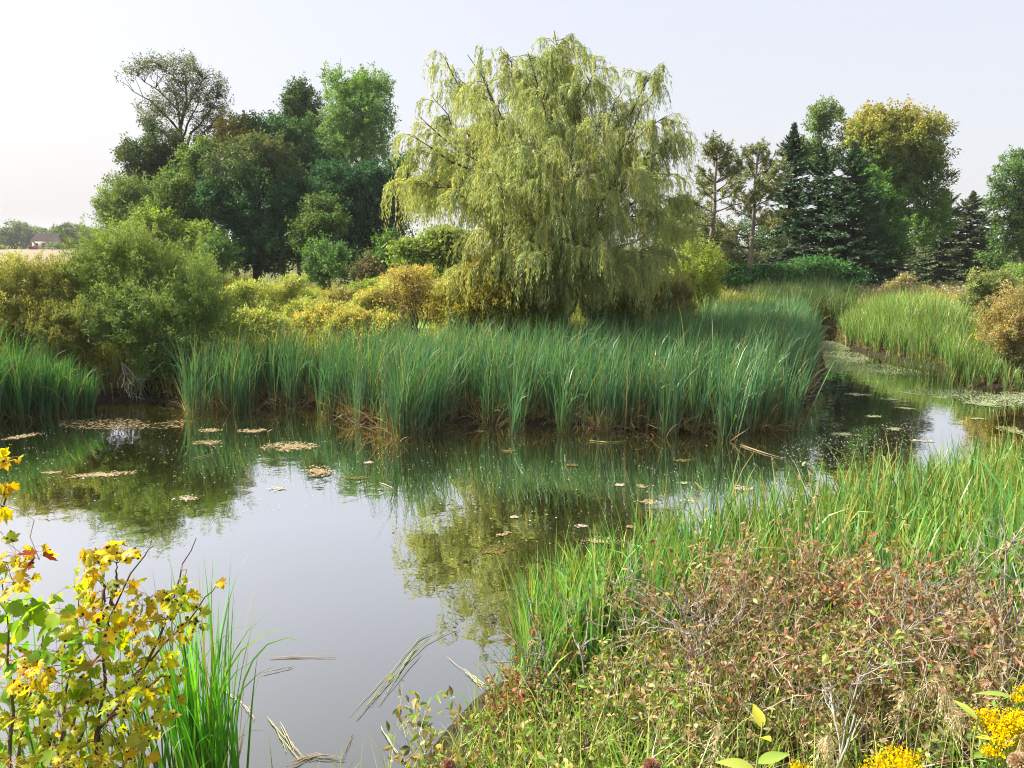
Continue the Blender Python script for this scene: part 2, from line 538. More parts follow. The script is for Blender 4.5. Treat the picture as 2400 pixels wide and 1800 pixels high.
def leaves_at(mb, rng, C, O, clump_r, k, L, W, pal, tpl=DIAMOND, flat=.6, droop=.25, upn=.6, outn=.5, cj=.16, lj=.1, tip=None, shoot=0.):
    n = len(C)
    out_ = np.repeat(O, k, 0)
    if shoot:                      # leaves strung along short upward shoots
        D = nrm(O * .75 + rng.normal(0, .40, (n, 3)) + np.array([0, 0, .55]))
        f = rng.random((n * k, 1)) ** .8
        ln_ = shoot * np.repeat(rng.uniform(.5, 1.5, (n, 1)), k, 0)
        out_ = np.repeat(D, k, 0)
        pos = np.repeat(C, k, 0) + out_ * (f - .3) * ln_ + rng.normal(0, 1, (n * k, 3)) * clump_r * .42 * (1.15 - .75 * f)
    else:
        pos = np.repeat(C, k, 0) + rng.normal(0, 1, (n * k, 3)) * np.array([clump_r, clump_r, clump_r * flat]) * .6
    ax = nrm(out_ * .6 + rng.normal(0, .55, (n * k, 3)) + np.array([0, 0, -droop]))
    nm = nrm(np.array([0, 0, upn]) + out_ * outn + rng.normal(0, .4, (n * k, 3)))
    cols = leaf_colors(n, k, pal, rng, cj, lj)
    if tip is not None:            # (z from, z to, colour, strength): turned leaves; on the big willow shrub a painted sunlit top
        z0, z1, tc_, st = tip
        f = np.clip((pos[:, 2] - z0) / (z1 - z0), 0, 1)[:, None] * st * np.repeat(rng.uniform(.3, 1, n), k)[:, None]
        cols = cols * (1 - f) + np.asarray(tc_) * f * np.exp(rng.normal(0, .15, (n * k, 1)))
    ll = L * rng.uniform(.7, 1.25, n * k)
    place(mb, *tpl, pos, ax, nm, ll, W / L * ll, cols)


def skeleton(rng, base, L, trunk_r, C=None, twigs=60, stems=1, lean=0.0, limb_k=.5, twig_r=.02):
    """trunk, limbs to the lobes, twigs to some clumps"""
    mb = MB()
    tops = sorted(L, key=lambda l: -l[0][2])
    top = tops[0][0]
    if stems == 1:
        mid = np.mean([l[0] for l in L], 0)
        tt = np.array([top[0], top[1], top[2]])
        m = 9
        t = np.linspace(0, 1, m)[:, None]
        tr = base + (tt - base) * t
        tr[:, :2] = base[:2] + (tt[:2] - base[:2]) * (t ** 1.6)
        tr[1:-1] += rng.normal(0, .012 * (tt[2] - base[2]), (m - 2, 3)) * np.array([1, 1, 0])
        tr[0, 2] -= .15
        rad = trunk_r * (1 - t[:, 0]) ** .8 + trunk_r * .12
        rad[0] *= 1.35
        tubes(mb, tr, rad, 8)
        lp, lr = [], []
        for c, r in L:
            h = np.linalg.norm(c[:2] - base[:2])
            zs = np.clip(c[2] - .9 * h - .3 * r[2], base[2] + .15 * (top[2] - base[2]), top[2] * .95)
            i = np.searchsorted(tr[:, 2], zs); i = int(np.clip(i, 1, m - 1))
            f = np.clip((zs - tr[i - 1, 2]) / (tr[i, 2] - tr[i - 1, 2] + 1e-6), 0, 1)
            a = tr[i - 1] * (1 - f) + tr[i] * f
            rs = (rad[i - 1] * (1 - f) + rad[i] * f) * .6
            lp.append(curve(a, c + np.array([0, 0, r[2] * .4]), 7, .06, .025, rng)); lr.append(np.linspace(rs, .25 * rs + .008, 7))
        tubes(mb, np.array(lp), np.array(lr), 6)
        hubs = np.array(lp)[:, 2:].reshape(-1, 3)
    else:
        lp, lr = [], []
        for s in range(stems):
            c, r = L[s % len(L)]
            e = c + sph(1, rng)[0] * r * .6 + np.array([0, 0, .2 * r[2]])
            b = base + np.array([rng.normal(0, .25), rng.normal(0, .2), -.1])
            lp.append(curve(b, e, 7, .07, .03, rng)); lr.append(np.linspace(trunk_r * rng.uniform(.6, 1.1), trunk_r * .2, 7))
        tubes(mb, np.array(lp), np.array(lr), 5)
        hubs = np.array(lp)[:, 1:].reshape(-1, 3)
    if C is not None and twigs and len(C):
        sel = rng.choice(len(C), min(twigs, len(C)), replace=False)
        tp, tr_ = [], []
        for i in sel:
            d = np.linalg.norm((hubs - C[i]) * np.array([1, 1, .8]), axis=1) + np.where(hubs[:, 2] > C[i][2], 1.5, 0)
            h = hubs[np.argmin(d)]
            tp.append(curve(h, C[i], 5, .07, .03, rng)); tr_.append(np.linspace(twig_r, twig_r * .35, 5))
        tubes(mb, np.array(tp), np.array(tr_), 4)
    return mb


def broadleaf(name, label, cat, seed, u, Y, lobes, pal, clumps=700, k=36, clump_r=.52, L=.19, W=.125, shell=.45, amp=.3, gap=-.85, gscale=2.2,
              flat=.42, droop=.3, trunk_r=.22, twigs=70, stems=1, tip=None, mat=None, bark=None, tpl=DIAMOND, group=None, vbase=None,
              parts=("trunk", "crown"), zmin=.25, cj=.16, twig_r=.02, lj=.1, upn=.6, outn=.5, inner=None, shoot=.85, grow=.96, bumps=6):
    rng = np.random.default_rng(seed)
    clump_r, L, W, trunk_r, twig_r, shoot = (a_ * SCALE for a_ in (clump_r, L, W, trunk_r, twig_r, shoot))
    lobes = [(*l[:4], l[4] * SCALE, *l[5:]) for l in lobes]
    x = P(u, 600, Y)[0]
    base = np.array([x, Y, hz(x, Y)])
    root = thing(name, base, label, cat, group)
    LW = [(c_, r_ * grow) for c_, r_ in lobes_px(lobes, Y)]
    LC = []
    for c_, r_ in LW:              # each lobe is a core with smaller tufts standing out of it
        LC.append((c_, r_ * .84))
        for d_ in sph(bumps, rng):
            if d_[2] < -.5: continue
            LC.append((c_ + d_ * r_ * rng.uniform(.7, .98), r_ * rng.uniform(.20, .50)))
    if not shoot:                  # leaves gather in broad flat sprays along the boughs
        clump_r, k, clumps, flat = clump_r * 1.45, int(k * 1.75), clumps * .62, min(flat, .36)
    C, O = crown(rng, LC, int(clumps * 1.7), clump_r, k, shell, amp, gap, gscale, base[2] + zmin)
    mb = MB()
    tw = None
    if tip is not None:
        tw = (P(u, tip[0], Y)[2], P(u, tip[1], Y)[2], tip[2], tip[3])
    leaves_at(mb, rng, C, O, clump_r, k, L, W, pal, tpl, flat, droop, upn, outn, cj, lj, tw, shoot)
    sk = skeleton(rng, base, LW, trunk_r, C, twigs, stems, twig_r=twig_r)
    sk.build(parts[0], bark or M_BARK, root)
    mb.build(parts[1], mat or M_LEAF, root)
    return root


def shrub(name, label, seed, u, Y, lobes, pal, cat="shrub", **kw):
    d = dict(clumps=220, k=34, clump_r=.25, L=.085, W=.04, trunk_r=.03, twigs=90, stems=10, mat=M_SHRUB, parts=("stems", "foliage"),
             zmin=.05, twig_r=.008, bark=M_TWIG, shell=.35, shoot=.36, grow=1.0, bumps=6)
    d.update(kw)
    return broadleaf(name, label, cat, seed, u, Y, lobes, pal, **d)



DG = [(.030, .062, .028), (.040, .080, .030), (.022, .050, .026), (.050, .090, .034)]      # dark green
MG = [(.060, .105, .035), (.075, .125, .040), (.048, .090, .034)]                            # mid green
LG = [(.10, .16, .045), (.13, .185, .05), (.085, .14, .045)]                                # light green
GG = [(.085, .115, .055), (.105, .135, .065), (.07, .10, .05)]                              # grey green
YG = [(.195, .22, .085), (.225, .24, .10), (.165, .20, .072)]                                  # yellow green
OR = [(.25, .215, .085), (.27, .23, .09), (.21, .215, .085)]                                   # yellow orange
RD = [(.15, .115, .07), (.17, .135, .075), (.14, .13, .065)]                                  # russet

YL = 56.0
SCALE = .82        # size of leaves and leaf tufts
grpL = "trees of the wood left of the willow"
broadleaf("ash_tree", "tall airy tree whose dark forked limbs show through thin foliage against the sky", "tree", 1, 398, YL + 3,
          [(300, 178, 36, 30, 0), (350, 160, 45, 30, -1), (400, 160, 50, 34, 1), (440, 185, 40, 34, 0), (470, 230, 24, 36, 0), (290, 205, 26, 14, 0),
           (330, 235, 36, 28, 1), (380, 225, 50, 36, -1), (430, 240, 45, 40, 1), (462, 280, 30, 34, 0), (335, 280, 34, 22, 0), (400, 300, 40, 26, 0)],
          [(.075, .085, .05), (.09, .10, .055), (.06, .075, .042)], clumps=560, k=26, clump_r=.5, L=.17, W=.09, shell=.5, gap=-.35, gscale=1.6, trunk_r=.36,
          twigs=330, twig_r=.035, group=grpL)
broadleaf("dark_tree", "dark leafy tree below the airy tall tree at the outer edge of the wood", "tree", 2, 345, YL,
          [(330, 365, 60, 50, 0), (300, 420, 55, 45, -1), (370, 350, 50, 50, 1), (350, 310, 40, 34, 0), (400, 400, 50, 60, 1), (280, 330, 20, 20, 0)],
          [(.042, .062, .030), (.055, .075, .034), (.034, .052, .028)], clumps=620, k=36, trunk_r=.25, group=grpL)
broadleaf("willow_tree", "feathery grey green tree on the outermost edge of the wood", "tree", 3, 262, YL - 5,
          [(258, 440, 34, 50, 0), (285, 470, 40, 40, -1), (245, 470, 20, 30, 0), (300, 430, 25, 30, 0)],
          [(.10, .135, .06), (.12, .155, .065), (.085, .12, .055)], clumps=330, k=34, clump_r=.5, L=.24, W=.08, shoot=1.3, droop=-.1, group=grpL)
broadleaf("vine_draped_tree", "pale green narrow tree draped in vines before the dark tree", "tree", 4, 408, YL - 7,
          [(420, 385, 36, 48, 0), (395, 440, 44, 50, -1), (435, 340, 26, 30, 0), (370, 400, 26, 30, 0), (440, 450, 40, 50, 0), (350, 470, 40, 34, -1)],
          [(.085, .125, .045), (.11, .15, .055), (.07, .105, .045)], clumps=560, k=36, group=grpL)
broadleaf("orange_tipped_tree", "slim tree with yellow orange top rising behind the big dark maple", "tree", 5, 508, YL + 2,
          [(505, 290, 36, 36, 0), (490, 330, 44, 36, 0), (530, 330, 44, 40, 0), (500, 380, 60, 50, 0)],
          [(.15, .15, .045), (.11, .13, .045), (.19, .16, .05)], clumps=420, k=36, tip=(330, 265, (.40, .33, .08), .6), group=grpL)
broadleaf("maple_tree", "broad dark green maple with a bronze tinted top in front of the wood", "tree", 6, 560, YL - 8,
          [(520, 345, 70, 44, 0), (580, 365, 60, 50, -1), (500, 420, 60, 60, -1), (570, 440, 80, 70, -2), (630, 440, 60, 60, 0), (520, 510, 76, 60, -1),
           (600, 520, 80, 60, -2), (650, 510, 60, 56, -1), (560, 560, 90, 30, -1)],
          [(.030, .072, .036), (.042, .088, .040), (.024, .058, .032)], clumps=1500, k=38, clump_r=.5, trunk_r=.35, tip=(420, 320, (.21, .18, .085), .7), flat=.45, group=grpL)
broadleaf("round_dark_tree", "dark round headed tree between the maple and the tall poplar", "tree", 7, 620, YL + 3,
          [(600, 290, 50, 40, 0), (560, 275, 36, 24, 0), (650, 320, 50, 50, 0), (620, 370, 70, 60, 0), (690, 370, 50, 50, 0)],
          [(.040, .082, .034), (.052, .095, .040), (.032, .068, .032)], clumps=700, k=36, trunk_r=.3, group=grpL)
broadleaf("narrow_tree", "narrow dark tree with ragged side tufts left of the tall poplar", "tree", 8, 648, YL + 8,
          [(640, 192, 26, 18, 0), (655, 215, 34, 20, 0), (635, 235, 36, 20, 0), (665, 250, 36, 26, 0), (630, 275, 36, 26, 0), (670, 300, 34, 40, 0)],
          [(.040, .070, .034), (.055, .085, .040)], clumps=420, k=32, clump_r=.5, gap=-.7, gscale=1.7, trunk_r=.25, group=grpL)
broadleaf("poplar_tree", "tall bright green poplar with a forked twin top above the wood", "tree", 9, 770, YL + 5,
          [(725, 188, 30, 30, 0), (740, 225, 40, 36, 0), (800, 182, 40, 26, 0), (815, 215, 32, 40, 0), (780, 245, 50, 44, -1), (815, 275, 36, 34, 0),
           (735, 265, 40, 34, 0), (765, 310, 56, 44, 0), (770, 360, 60, 46, 0), (730, 330, 40, 40, 0), (810, 320, 36, 40, 0), (770, 205, 40, 34, .5), (765, 270, 54, 50, .5)],
          [(.115, .18, .07), (.14, .205, .08), (.095, .16, .062)], clumps=1000, k=36, clump_r=.42, L=.15, W=.12, trunk_r=.32, gap=-1.3, gscale=2.0, shoot=1.1, upn=.1, group=grpL)
broadleaf("spreading_tree", "very dark spreading tree filling the gap between poplar and willow", "tree", 10, 780, YL - 3,
          [(710, 400, 56, 50, 0), (770, 410, 60, 50, -1), (830, 410, 52, 56, 0), (730, 470, 60, 60, -1), (800, 480, 64, 60, -1), (850, 470, 44, 60, 0),
           (770, 540, 80, 44, -1), (850, 540, 50, 44, 0), (865, 370, 34, 30, 0)],
          [(.027, .068, .036), (.038, .082, .040), (.021, .055, .031)], clumps=1300, k=36, trunk_r=.32, group=grpL)
broadleaf("young_maple", "yellow green lower tree leaning out of the big dark maple on its right", "tree", 11, 690, YL - 12,
          [(690, 460, 34, 28, 0), (700, 500, 36, 34, -1), (665, 500, 34, 34, 0), (720, 485, 22, 20, 0)],
          [(.06, .095, .036), (.085, .115, .04), (.045, .08, .034)], clumps=330, k=34, clump_r=.5, flat=.4, trunk_r=.12, group=grpL)
grpB = "bushes along the foot of the wood"
broadleaf("vine_thicket", "light green vine covered thicket at the foot of the dark trees", "shrub", 12, 330, YL - 11,
          [(270, 521, 44, 32, 0), (330, 506, 40, 34, 0), (385, 526, 40, 34, 0), (440, 526, 40, 40, 0), (300, 556, 70, 30, 0), (430, 571, 60, 40, 0)],
          [(.12, .165, .045), (.095, .14, .042), (.15, .19, .05)], clumps=700, k=32, clump_r=.45, stems=8, trunk_r=.08, group=grpB, parts=("stems", "foliage"))
broadleaf("round_bush", "small rounded dark green bush before the big maple, nearest the vine thicket", "shrub", 13, 466, YL - 14,
          [(462, 540, 26, 26, 0), (480, 565, 30, 26, 0)], MG, clumps=170, k=34, clump_r=.35, L=.13, W=.09, stems=5, trunk_r=.05, group=grpB, parts=("stems", "foliage"))
broadleaf("leafy_bush", "bright mid green broad bush standing before the dark spreading tree", "shrub", 14, 712, YL - 17,
          [(700, 560, 36, 32, 0), (730, 570, 36, 28, -1), (755, 590, 26, 20, 0), (690, 590, 30, 22, 0)],
          [(.06, .11, .04), (.08, .135, .05), (.05, .095, .036)], clumps=330, k=34, clump_r=.35, L=.13, W=.09, stems=6, trunk_r=.05, group=grpB, parts=("stems", "foliage"))
broadleaf("conical_bush", "small upright mid green bush left of the willow foot", "shrub", 15, 835, YL - 16,
          [(834, 535, 18, 24, 0), (834, 570, 26, 26, 0), (845, 600, 24, 20, 0)], MG, clumps=170, k=34, clump_r=.32, L=.12, W=.08, stems=5, trunk_r=.05, group=grpB, parts=("stems", "foliage"))
broadleaf("red_bush", "dull purple red bush beside the bright mid green broad bush", "shrub", 16, 775, YL - 19,
          [(778, 572, 26, 20, 0), (795, 590, 22, 16, 0)], [(.10, .07, .055), (.075, .085, .04)], clumps=120, k=30, clump_r=.32, L=.12, W=.08, stems=5, trunk_r=.05, group=grpB, parts=("stems", "foliage"))
broadleaf("layered_tree", "low yellow green tree with flat layered boughs under the willow's edge", "tree", 17, 940, 34,
          [(900, 530, 36, 14, 0), (950, 545, 44, 16, 0), (890, 560, 34, 12, 0), (980, 520, 36, 16, 0), (930, 580, 40, 16, 0), (990, 575, 34, 20, 0), (960, 505, 30, 12, 0)],
          [(.13, .17, .06), (.105, .15, .055), (.15, .18, .065)], clumps=420, k=32, clump_r=.45, flat=.3, trunk_r=.1, shoot=0)

# ------- the far trees and house beyond the field
FY = 290
SCALE = 1.0
for (u, v, hw, hh, lab, pal, sd_) in [
    (40, 512, 50, 32, "hazy rounded tree beyond the field, at the edge of the view", GG, 20),
    (150, 512, 30, 26, "hazy tree beyond the field just behind the tall pond shrub", GG, 21),
    (205, 518, 34, 22, "hazy low tree beyond the field close to the outer edge of the wood", GG, 22),
    (-60, 520, 50, 24, "hazy tree beyond the field past the edge of the view", GG, 24)]:
    broadleaf("far_tree", lab, "tree", sd_, u, FY + (sd_ % 3) * 12, [(u, v, hw, hh, 0), (u - hw * .5, v + 8, hw * .5, hh * .7, -2), (u + hw * .5, v + 10, hw * .5, hh * .6, 2)],
              [(.075, .11, .055), (.09, .125, .06)], clumps=420, k=22, clump_r=1.3, L=.7, W=.5, trunk_r=.5, twigs=20, group="hazy trees beyond the field", zmin=.8)
for i, (u, v, hw, hh, lab, pal) in enumerate([
    (48, 545, 7, 9, "blue green conical garden tree beyond the field", [(.05, .085, .08)]),
    (75, 541, 8, 8, "dark red garden bush beyond the field beside the house", [(.09, .05, .05)]),
    (125, 538, 22, 11, "dull green garden bush in front of the far house", GG),
    (4, 541, 16, 8, "yellow green low bush at the edge of the far field", YG)]):
    broadleaf("garden_bush", lab, "shrub", 40 + i, u, 272, [(u, v, hw, hh, 0), (u, v + 5, hw * 1.1, hh * .7, 0)], pal, clumps=90, k=20, clump_r=.7, L=.5, W=.35,
              stems=4, trunk_r=.1, twigs=8, group="garden bushes by the far house", parts=("stems", "foliage"))


def box(mb, x0, x1, y0, y1, z0, z1, col):
    V = np.array([[x0, y0, z0], [x1, y0, z0], [x1, y1, z0], [x0, y1, z0], [x0, y0, z1], [x1, y0, z1], [x1, y1, z1], [x0, y1, z1]], float)
    mb.add(V, [[3, 2, 1, 0], [4, 5, 6, 7], [0, 1, 5, 4], [1, 2, 6, 5], [2, 3, 7, 6], [3, 0, 4, 7]], None, col)


hp = P(108, 535, 285); hx, hy = hp[0], hp[1]; hg = hz(hx, hy)
house = thing("house", (hx, hy, hg), "small pale house with a grey brown gable roof beyond the field", "house")
M_COL = col_mat("painted_surface", .8, .2)
mb = MB(); box(mb, hx - 4, hx + 4, hy - 4, hy + 4, hg - .3, hg + 3.2, (.46, .40, .35))
mb.add(np.array([[hx - 4, hy - 4, hg + 3.2], [hx - 4, hy + 4, hg + 3.2], [hx - 4, hy, hg + 5.6], [hx + 4, hy - 4, hg + 3.2], [hx + 4, hy + 4, hg + 3.2], [hx + 4, hy, hg + 5.6]]),
       None, [[1, 0, 2], [3, 4, 5]], (.46, .40, .35))
mb.build("wall", M_COL, house, False)
mb = MB()
for s in (-1, 1):
    V = np.array([[hx - 4.4, hy + s * 4.6, hg + 2.95], [hx + 4.4, hy + s * 4.6, hg + 2.95], [hx + 4.4, hy, hg + 5.75], [hx - 4.4, hy, hg + 5.75]])
    V2 = V + np.array([0, 0, .2])
    mb.add(np.concatenate([V, V2]), [[0, 1, 2, 3], [4, 5, 6, 7], [0, 1, 5, 4], [1, 2, 6, 5], [0, 3, 7, 4]], None, (.25, .20, .17))
roof = mb.build("roof", M_COL, house, False)
for wxo in (-2.4, 0.1, 2.5):
    mb = MB(); box(mb, hx + wxo - .6, hx + wxo + .6, hy - 4.06, hy - 3.98, hg + 1.1, hg + 2.4, (.06, .07, .08)); mb.build("window", M_COL, house, False)

# ------- right hand trees
YR = 44.0
SCALE = .74
grpR = "trees of the grove right of the willow"


def spruce(name, label, seed, u, vtop, Y, Rpx, pal, dens=1.0, z0f=.03, power=.8, droop=.35, group=grpR, tip=None):
    rng = np.random.default_rng(seed)
    top = P(u, vtop, Y)
    base = np.array([top[0], Y, hz(top[0], Y)])
    H = top[2] - base[2]; R = Rpx * Y / F
    root = thing(name, base, label, "tree", group)
    mb = MB()
    tubes(mb, np.array([base + np.array([0, 0, z - .1]) for z in np.linspace(0, H, 8)]), np.linspace(.2, .02, 8) * H / 12, 7)
    nb = int(H / .19 * 8)
    t = np.sort(rng.random(nb)) ** .92
    t = z0f + (1 - z0f) * t
    Lb = R * (1 - t) ** power * rng.uniform(.72, 1.15, nb) + .12
    az = rng.random(nb) * 2 * pi
    el0 = np.where(t > .8, .5, .1) - droop * (1 - t)
    Lb = Lb * np.clip((1 - t) / .16, .22, 1)
    m = 6
    s = np.linspace(0, 1, m)
    d = np.stack([np.cos(az), np.sin(az)], -1)
    pts = np.zeros((nb, m, 3))
    hor = Lb[:, None] * s
    zz = Lb[:, None] * (np.tan(el0)[:, None] * s - .25 * s ** 2 * (1 - t)[:, None] + .22 * s ** 4)
    pts[:, :, :2] = base[:2] + d[:, None, :] * hor[..., None]
    pts[:, :, 2] = base[2] + t[:, None] * H + zz
    tubes(mb, pts, np.linspace(.028, .006, m)[None] * np.ones((nb, 1)), 4)
    mb.build("trunk", M_BARK, root)
    # sprays
    nt_ = (Lb * 46 * dens + 10).astype(int)
    bi = np.repeat(np.arange(nb), nt_)
    n = len(bi)
    f = rng.random(n) ** .75
    fi = np.clip((f * (m - 1)).astype(int), 0, m - 2); ff = f * (m - 1) - fi
    pos = pts[bi, fi] * (1 - ff)[:, None] + pts[bi, fi + 1] * ff[:, None]
    tang = nrm(pts[bi, fi + 1] - pts[bi, fi])
    side = nrm(np.cross(tang, np.array([0, 0, 1.])))
    sg = rng.choice([-1, 1], n)[:, None]
    axv = nrm(tang * rng.uniform(.3, 1.0, (n, 1)) + side * sg * rng.uniform(.2, 1, (n, 1)) + np.array([0, 0, -1]) * rng.uniform(-.25, .55, (n, 1)))
    nm = nrm(np.array([0, 0, 1.]) + tang * .3 + rng.normal(0, .5, (n, 3)))
    L = (.15 + .20 * rng.random(n)) * (1.15 - .5 * f)
    L = np.minimum(L, .15 + Lb[bi] * .5)
    p = np.asarray(pal); cb = (p[rng.integers(0, len(p), nb)] * np.exp(rng.normal(0, .14, (nb, 1))))[bi] * np.exp(rng.normal(0, .16, (n, 1)))
    cb = cb * (0.85 + .45 * f[:, None])           # new growth at the twig ends is paler
    mb = MB()
    place(mb, *DIAMOND, pos, axv, nm, L, L * .36, cb)
    mb.build("needles", M_NEEDLE, root)
    return root


BS = [(.052, .112, .050), (.068, .136, .062), (.042, .092, .044)]
GS = [(.085, .135, .055), (.105, .155, .062), (.068, .11, .05)]
spruce("spruce_tree", "pointed dark blue green spruce next to the two bare trunked pines", 51, 1716, 268, YR - .5, 78, BS, power=.62)
spruce("spruce_tree", "wide dark spruce in the middle of the grove, first of the broad pair", 52, 1778, 318, YR - 2, 112, BS, power=.7)
spruce("spruce_tree", "wide dark spruce with bluish boughs in front of the orange topped maple", 53, 1846, 308, YR - 3.5, 128, BS, power=.72)
spruce("spruce_tree", "shorter dark spruce at the foot of the orange topped maple", 57, 1925, 420, YR - 1, 74, BS, power=.7)
spruce("spruce_tree", "brownish tipped spruce right of the orange topped maple", 54, 2045, 408, YR + 12, 100, GS, power=.75)
spruce("spruce_tree", "last olive green spruce before the tree cut by the frame edge", 55, 2104, 414, YR + 11, 100, GS, power=.75)
spruce("spruce_tree", "low dark spruce filling the gap behind the two olive spruces", 56, 2152, 465, YR + 16, 90, GS)


def pine(name, label, seed, u, vtop, Y, Rpx, lowt, group=grpR, dead=()):
    rng = np.random.default_rng(seed)
    top = P(u, vtop, Y); x0 = top[0]
    base = np.array([x0 - .15, Y, hz(x0, Y)])
    H = top[2] - base[2]; R = Rpx * Y / F
    root = thing(name, base, label, "tree", group)
    mb = MB()
    z = np.linspace(0, 1, 10)
    tr = base + np.stack([.15 * z + rng.normal(0, .03, 10), 0 * z, z * H - .1], -1)
    tr[-1] = top
    tubes(mb, tr, .145 * (1 - z) ** .7 + .02, 8)
    br = MB(); nd = MB()
    nw = int(H * (1 - lowt) / .46)
    for wv in range(nw):
        t = lowt + (1 - lowt) * (wv + rng.uniform(-.3, .3)) / nw
        t = min(max(t, lowt), .985)
        for b in range(rng.integers(3, 6)):
            prof = np.interp((t - lowt) / (1 - lowt), [0, .25, .6, 1], [1.0, 1.1, .8, .14])
            L = R * prof * rng.uniform(.55, 1.1)
            az = rng.random() * 2 * pi
            el = np.interp(t, [lowt, 1], [-.05, .75]) + rng.normal(0, .12)
            d = np.array([cos(az) * cos(el), sin(az) * cos(el), sin(el)])
            a = np.array([np.interp(t, z, tr[:, 0]), Y, base[2] + t * H])
            e = a + d * L + np.array([0, 0, .12 * L])
            pl = curve(a, e, 6, -.05, .02, rng)
            tubes(br, pl, np.linspace(.035, .010, 6), 4)
            # side shoots with tufts
            ns = int(4 + L * 7)
            for s_ in range(ns):
                f = rng.uniform(.4, 1.0)
                q_ = np.array([np.interp(f, np.linspace(0, 1, 6), pl[:, i]) for i in range(3)])
                sdv = nrm(d * .7 + rng.normal(0, .55, 3) + np.array([0, 0, .35]))
                tl = rng.uniform(.15, .55)
                e2 = q_ + sdv * tl
                tubes(br, np.stack([q_, e2]), np.array([.012, .006]), 3)
                kk = 30
                ps = e2 - sdv * rng.uniform(0, .22, (kk, 1))
                axv = nrm(sdv * .55 + rng.normal(0, .6, (kk, 3)))
                c = np.array([.19, .25, .085]) * np.exp(rng.normal(0, .15)) * np.exp(rng.normal(0, .12, (kk, 1)))
                c = c * np.array([1.0 + .35 * rng.random(), 1, 1])
                place(nd, *DIAMOND, ps, axv, sph(kk, rng), rng.uniform(.13, .23, kk), .032, c)
    tr_o = mb.build("trunk", M_PINEBARK, root)
    br.build("branches", M_BARK, root)
    nd.build("needles", M_NEEDLE, root)
    for (t, az, L) in dead:
        a = base + np.array([0, 0, t * H])
        pl = curve(a, a + np.array([cos(az) * L, -.3, sin(az) * L]), 7, .05, .04, rng)
        db = MB(); tubes(db, pl, np.linspace(.045, .012, 7), 5)
        for j in range(7):
            i = rng.integers(2, 6)
            tubes(db, curve(pl[i], pl[i] + np.array([rng.uniform(.2, .9) * np.sign(cos(az)), rng.normal(0, .3), rng.normal(-.05, .35)]), 4, 0, .05, rng), np.linspace(.02, .006, 4), 3)
        db.build("dead_branch", M_PINEBARK, root)
    return root


pine("pine_tree", "bare trunked pine with tufted open crown nearest the willow", 61, 1551, 308, YR - 6, 98, .36, dead=((.22, -.2, 2.8), (.17, 3.5, 1.2)))
pine("pine_tree", "slimmer bare trunked pine with tufted crown close to the dark spruces", 62, 1640, 312, YR - 6, 92, .34, dead=((.28, .05, 2.6), (.36, 3.0, 1.8), (.3, .2, 3.6)))
broadleaf("tall_thin_tree", "thin tree with a lopsided light green tuft above the spruces", "tree", 63, 1785, YR + 6,
          [(1775, 240, 30, 18, 0), (1800, 255, 22, 20, 0), (1765, 265, 24, 14, 0), (1785, 285, 24, 16, 0), (1790, 320, 40, 22, 0), (1770, 350, 50, 30, 0), (1740, 330, 20, 24, 0)],
          [(.09, .135, .05), (.115, .155, .055), (.07, .115, .045)], clumps=230, k=30, clump_r=.42, gap=-.5, gscale=2.0, trunk_r=.2, twigs=120, group=grpR)
broadleaf("autumn_maple", "large maple with yellow orange turning top and dark lower crown", "tree", 64, 1945, YR + 5,
          [(1885, 265, 40, 30, 0), (1865, 300, 40, 36, -1), (1925, 275, 50, 34, 0), (1975, 285, 44, 34, -1), (2008, 300, 24, 36, 0), (1900, 330, 56, 44, -1),
           (1970, 345, 56, 50, 0), (2010, 390, 34, 50, 0), (1930, 400, 70, 50, 0), (1980, 440, 60, 50, 0), (1950, 500, 70, 60, 0)],
          [(.075, .13, .04), (.06, .108, .036), (.095, .145, .045)], clumps=1500, k=36, clump_r=.5, trunk_r=.34, tip=(380, 240, (.60, .43, .12), .75), gap=-1.1, gscale=1.6, twigs=160,
          group=grpR)
broadleaf("green_tree", "mid green rounded tree squeezed between spruces under the autumn maple", "tree", 65, 1885, YR - 1,
          [(1875, 400, 38, 30, 0), (1890, 450, 44, 40, -1), (1905, 510, 50, 50, -1), (1880, 540, 40, 40, 0)],
          [(.05, .10, .032), (.065, .12, .038)], clumps=420, k=36, clump_r=.45, trunk_r=.2, group=grpR)
broadleaf("oak_tree", "dark leafy tree cut off by the frame edge beyond the spruces", "tree", 66, 2215, YR + 6,
          [(2200, 350, 40, 26, 0), (2175, 385, 36, 24, -1), (2220, 400, 50, 40, 0), (2165, 425, 26, 16, 0), (2190, 450, 44, 34, -1), (2230, 480, 50, 50, 0), (2180, 510, 40, 34, 0),
           (2200, 560, 50, 40, 0), (2260, 380, 50, 60, 0)],
          [(.045, .082, .034), (.06, .10, .038), (.09, .14, .05)], clumps=800, k=34, clump_r=.45, gap=-.6, gscale=1.8, trunk_r=.28, twigs=140, group=grpR)
broadleaf("shade_tree", "dark rounded tree deep behind the two pines", "tree", 67, 1600, YR + 12,
          [(1540, 540, 60, 60, 0), (1610, 520, 60, 60, 0), (1670, 530, 60, 70, 0), (1500, 500, 44, 60, 0), (1590, 590, 100, 30, 0), (1700, 590, 80, 30, 0)],
          [(.05, .085, .036), (.04, .07, .034)], clumps=620, k=32, clump_r=.6, group=grpR)
broadleaf("pale_tree", "light green tree showing between willow and pines", "tree", 68, 1470, YR + 6,
          [(1462, 455, 34, 30, 0), (1480, 500, 40, 44, 0), (1450, 510, 40, 40, 0)], [(.10, .15, .05), (.085, .13, .05)], clumps=300, k=32, group=grpR)
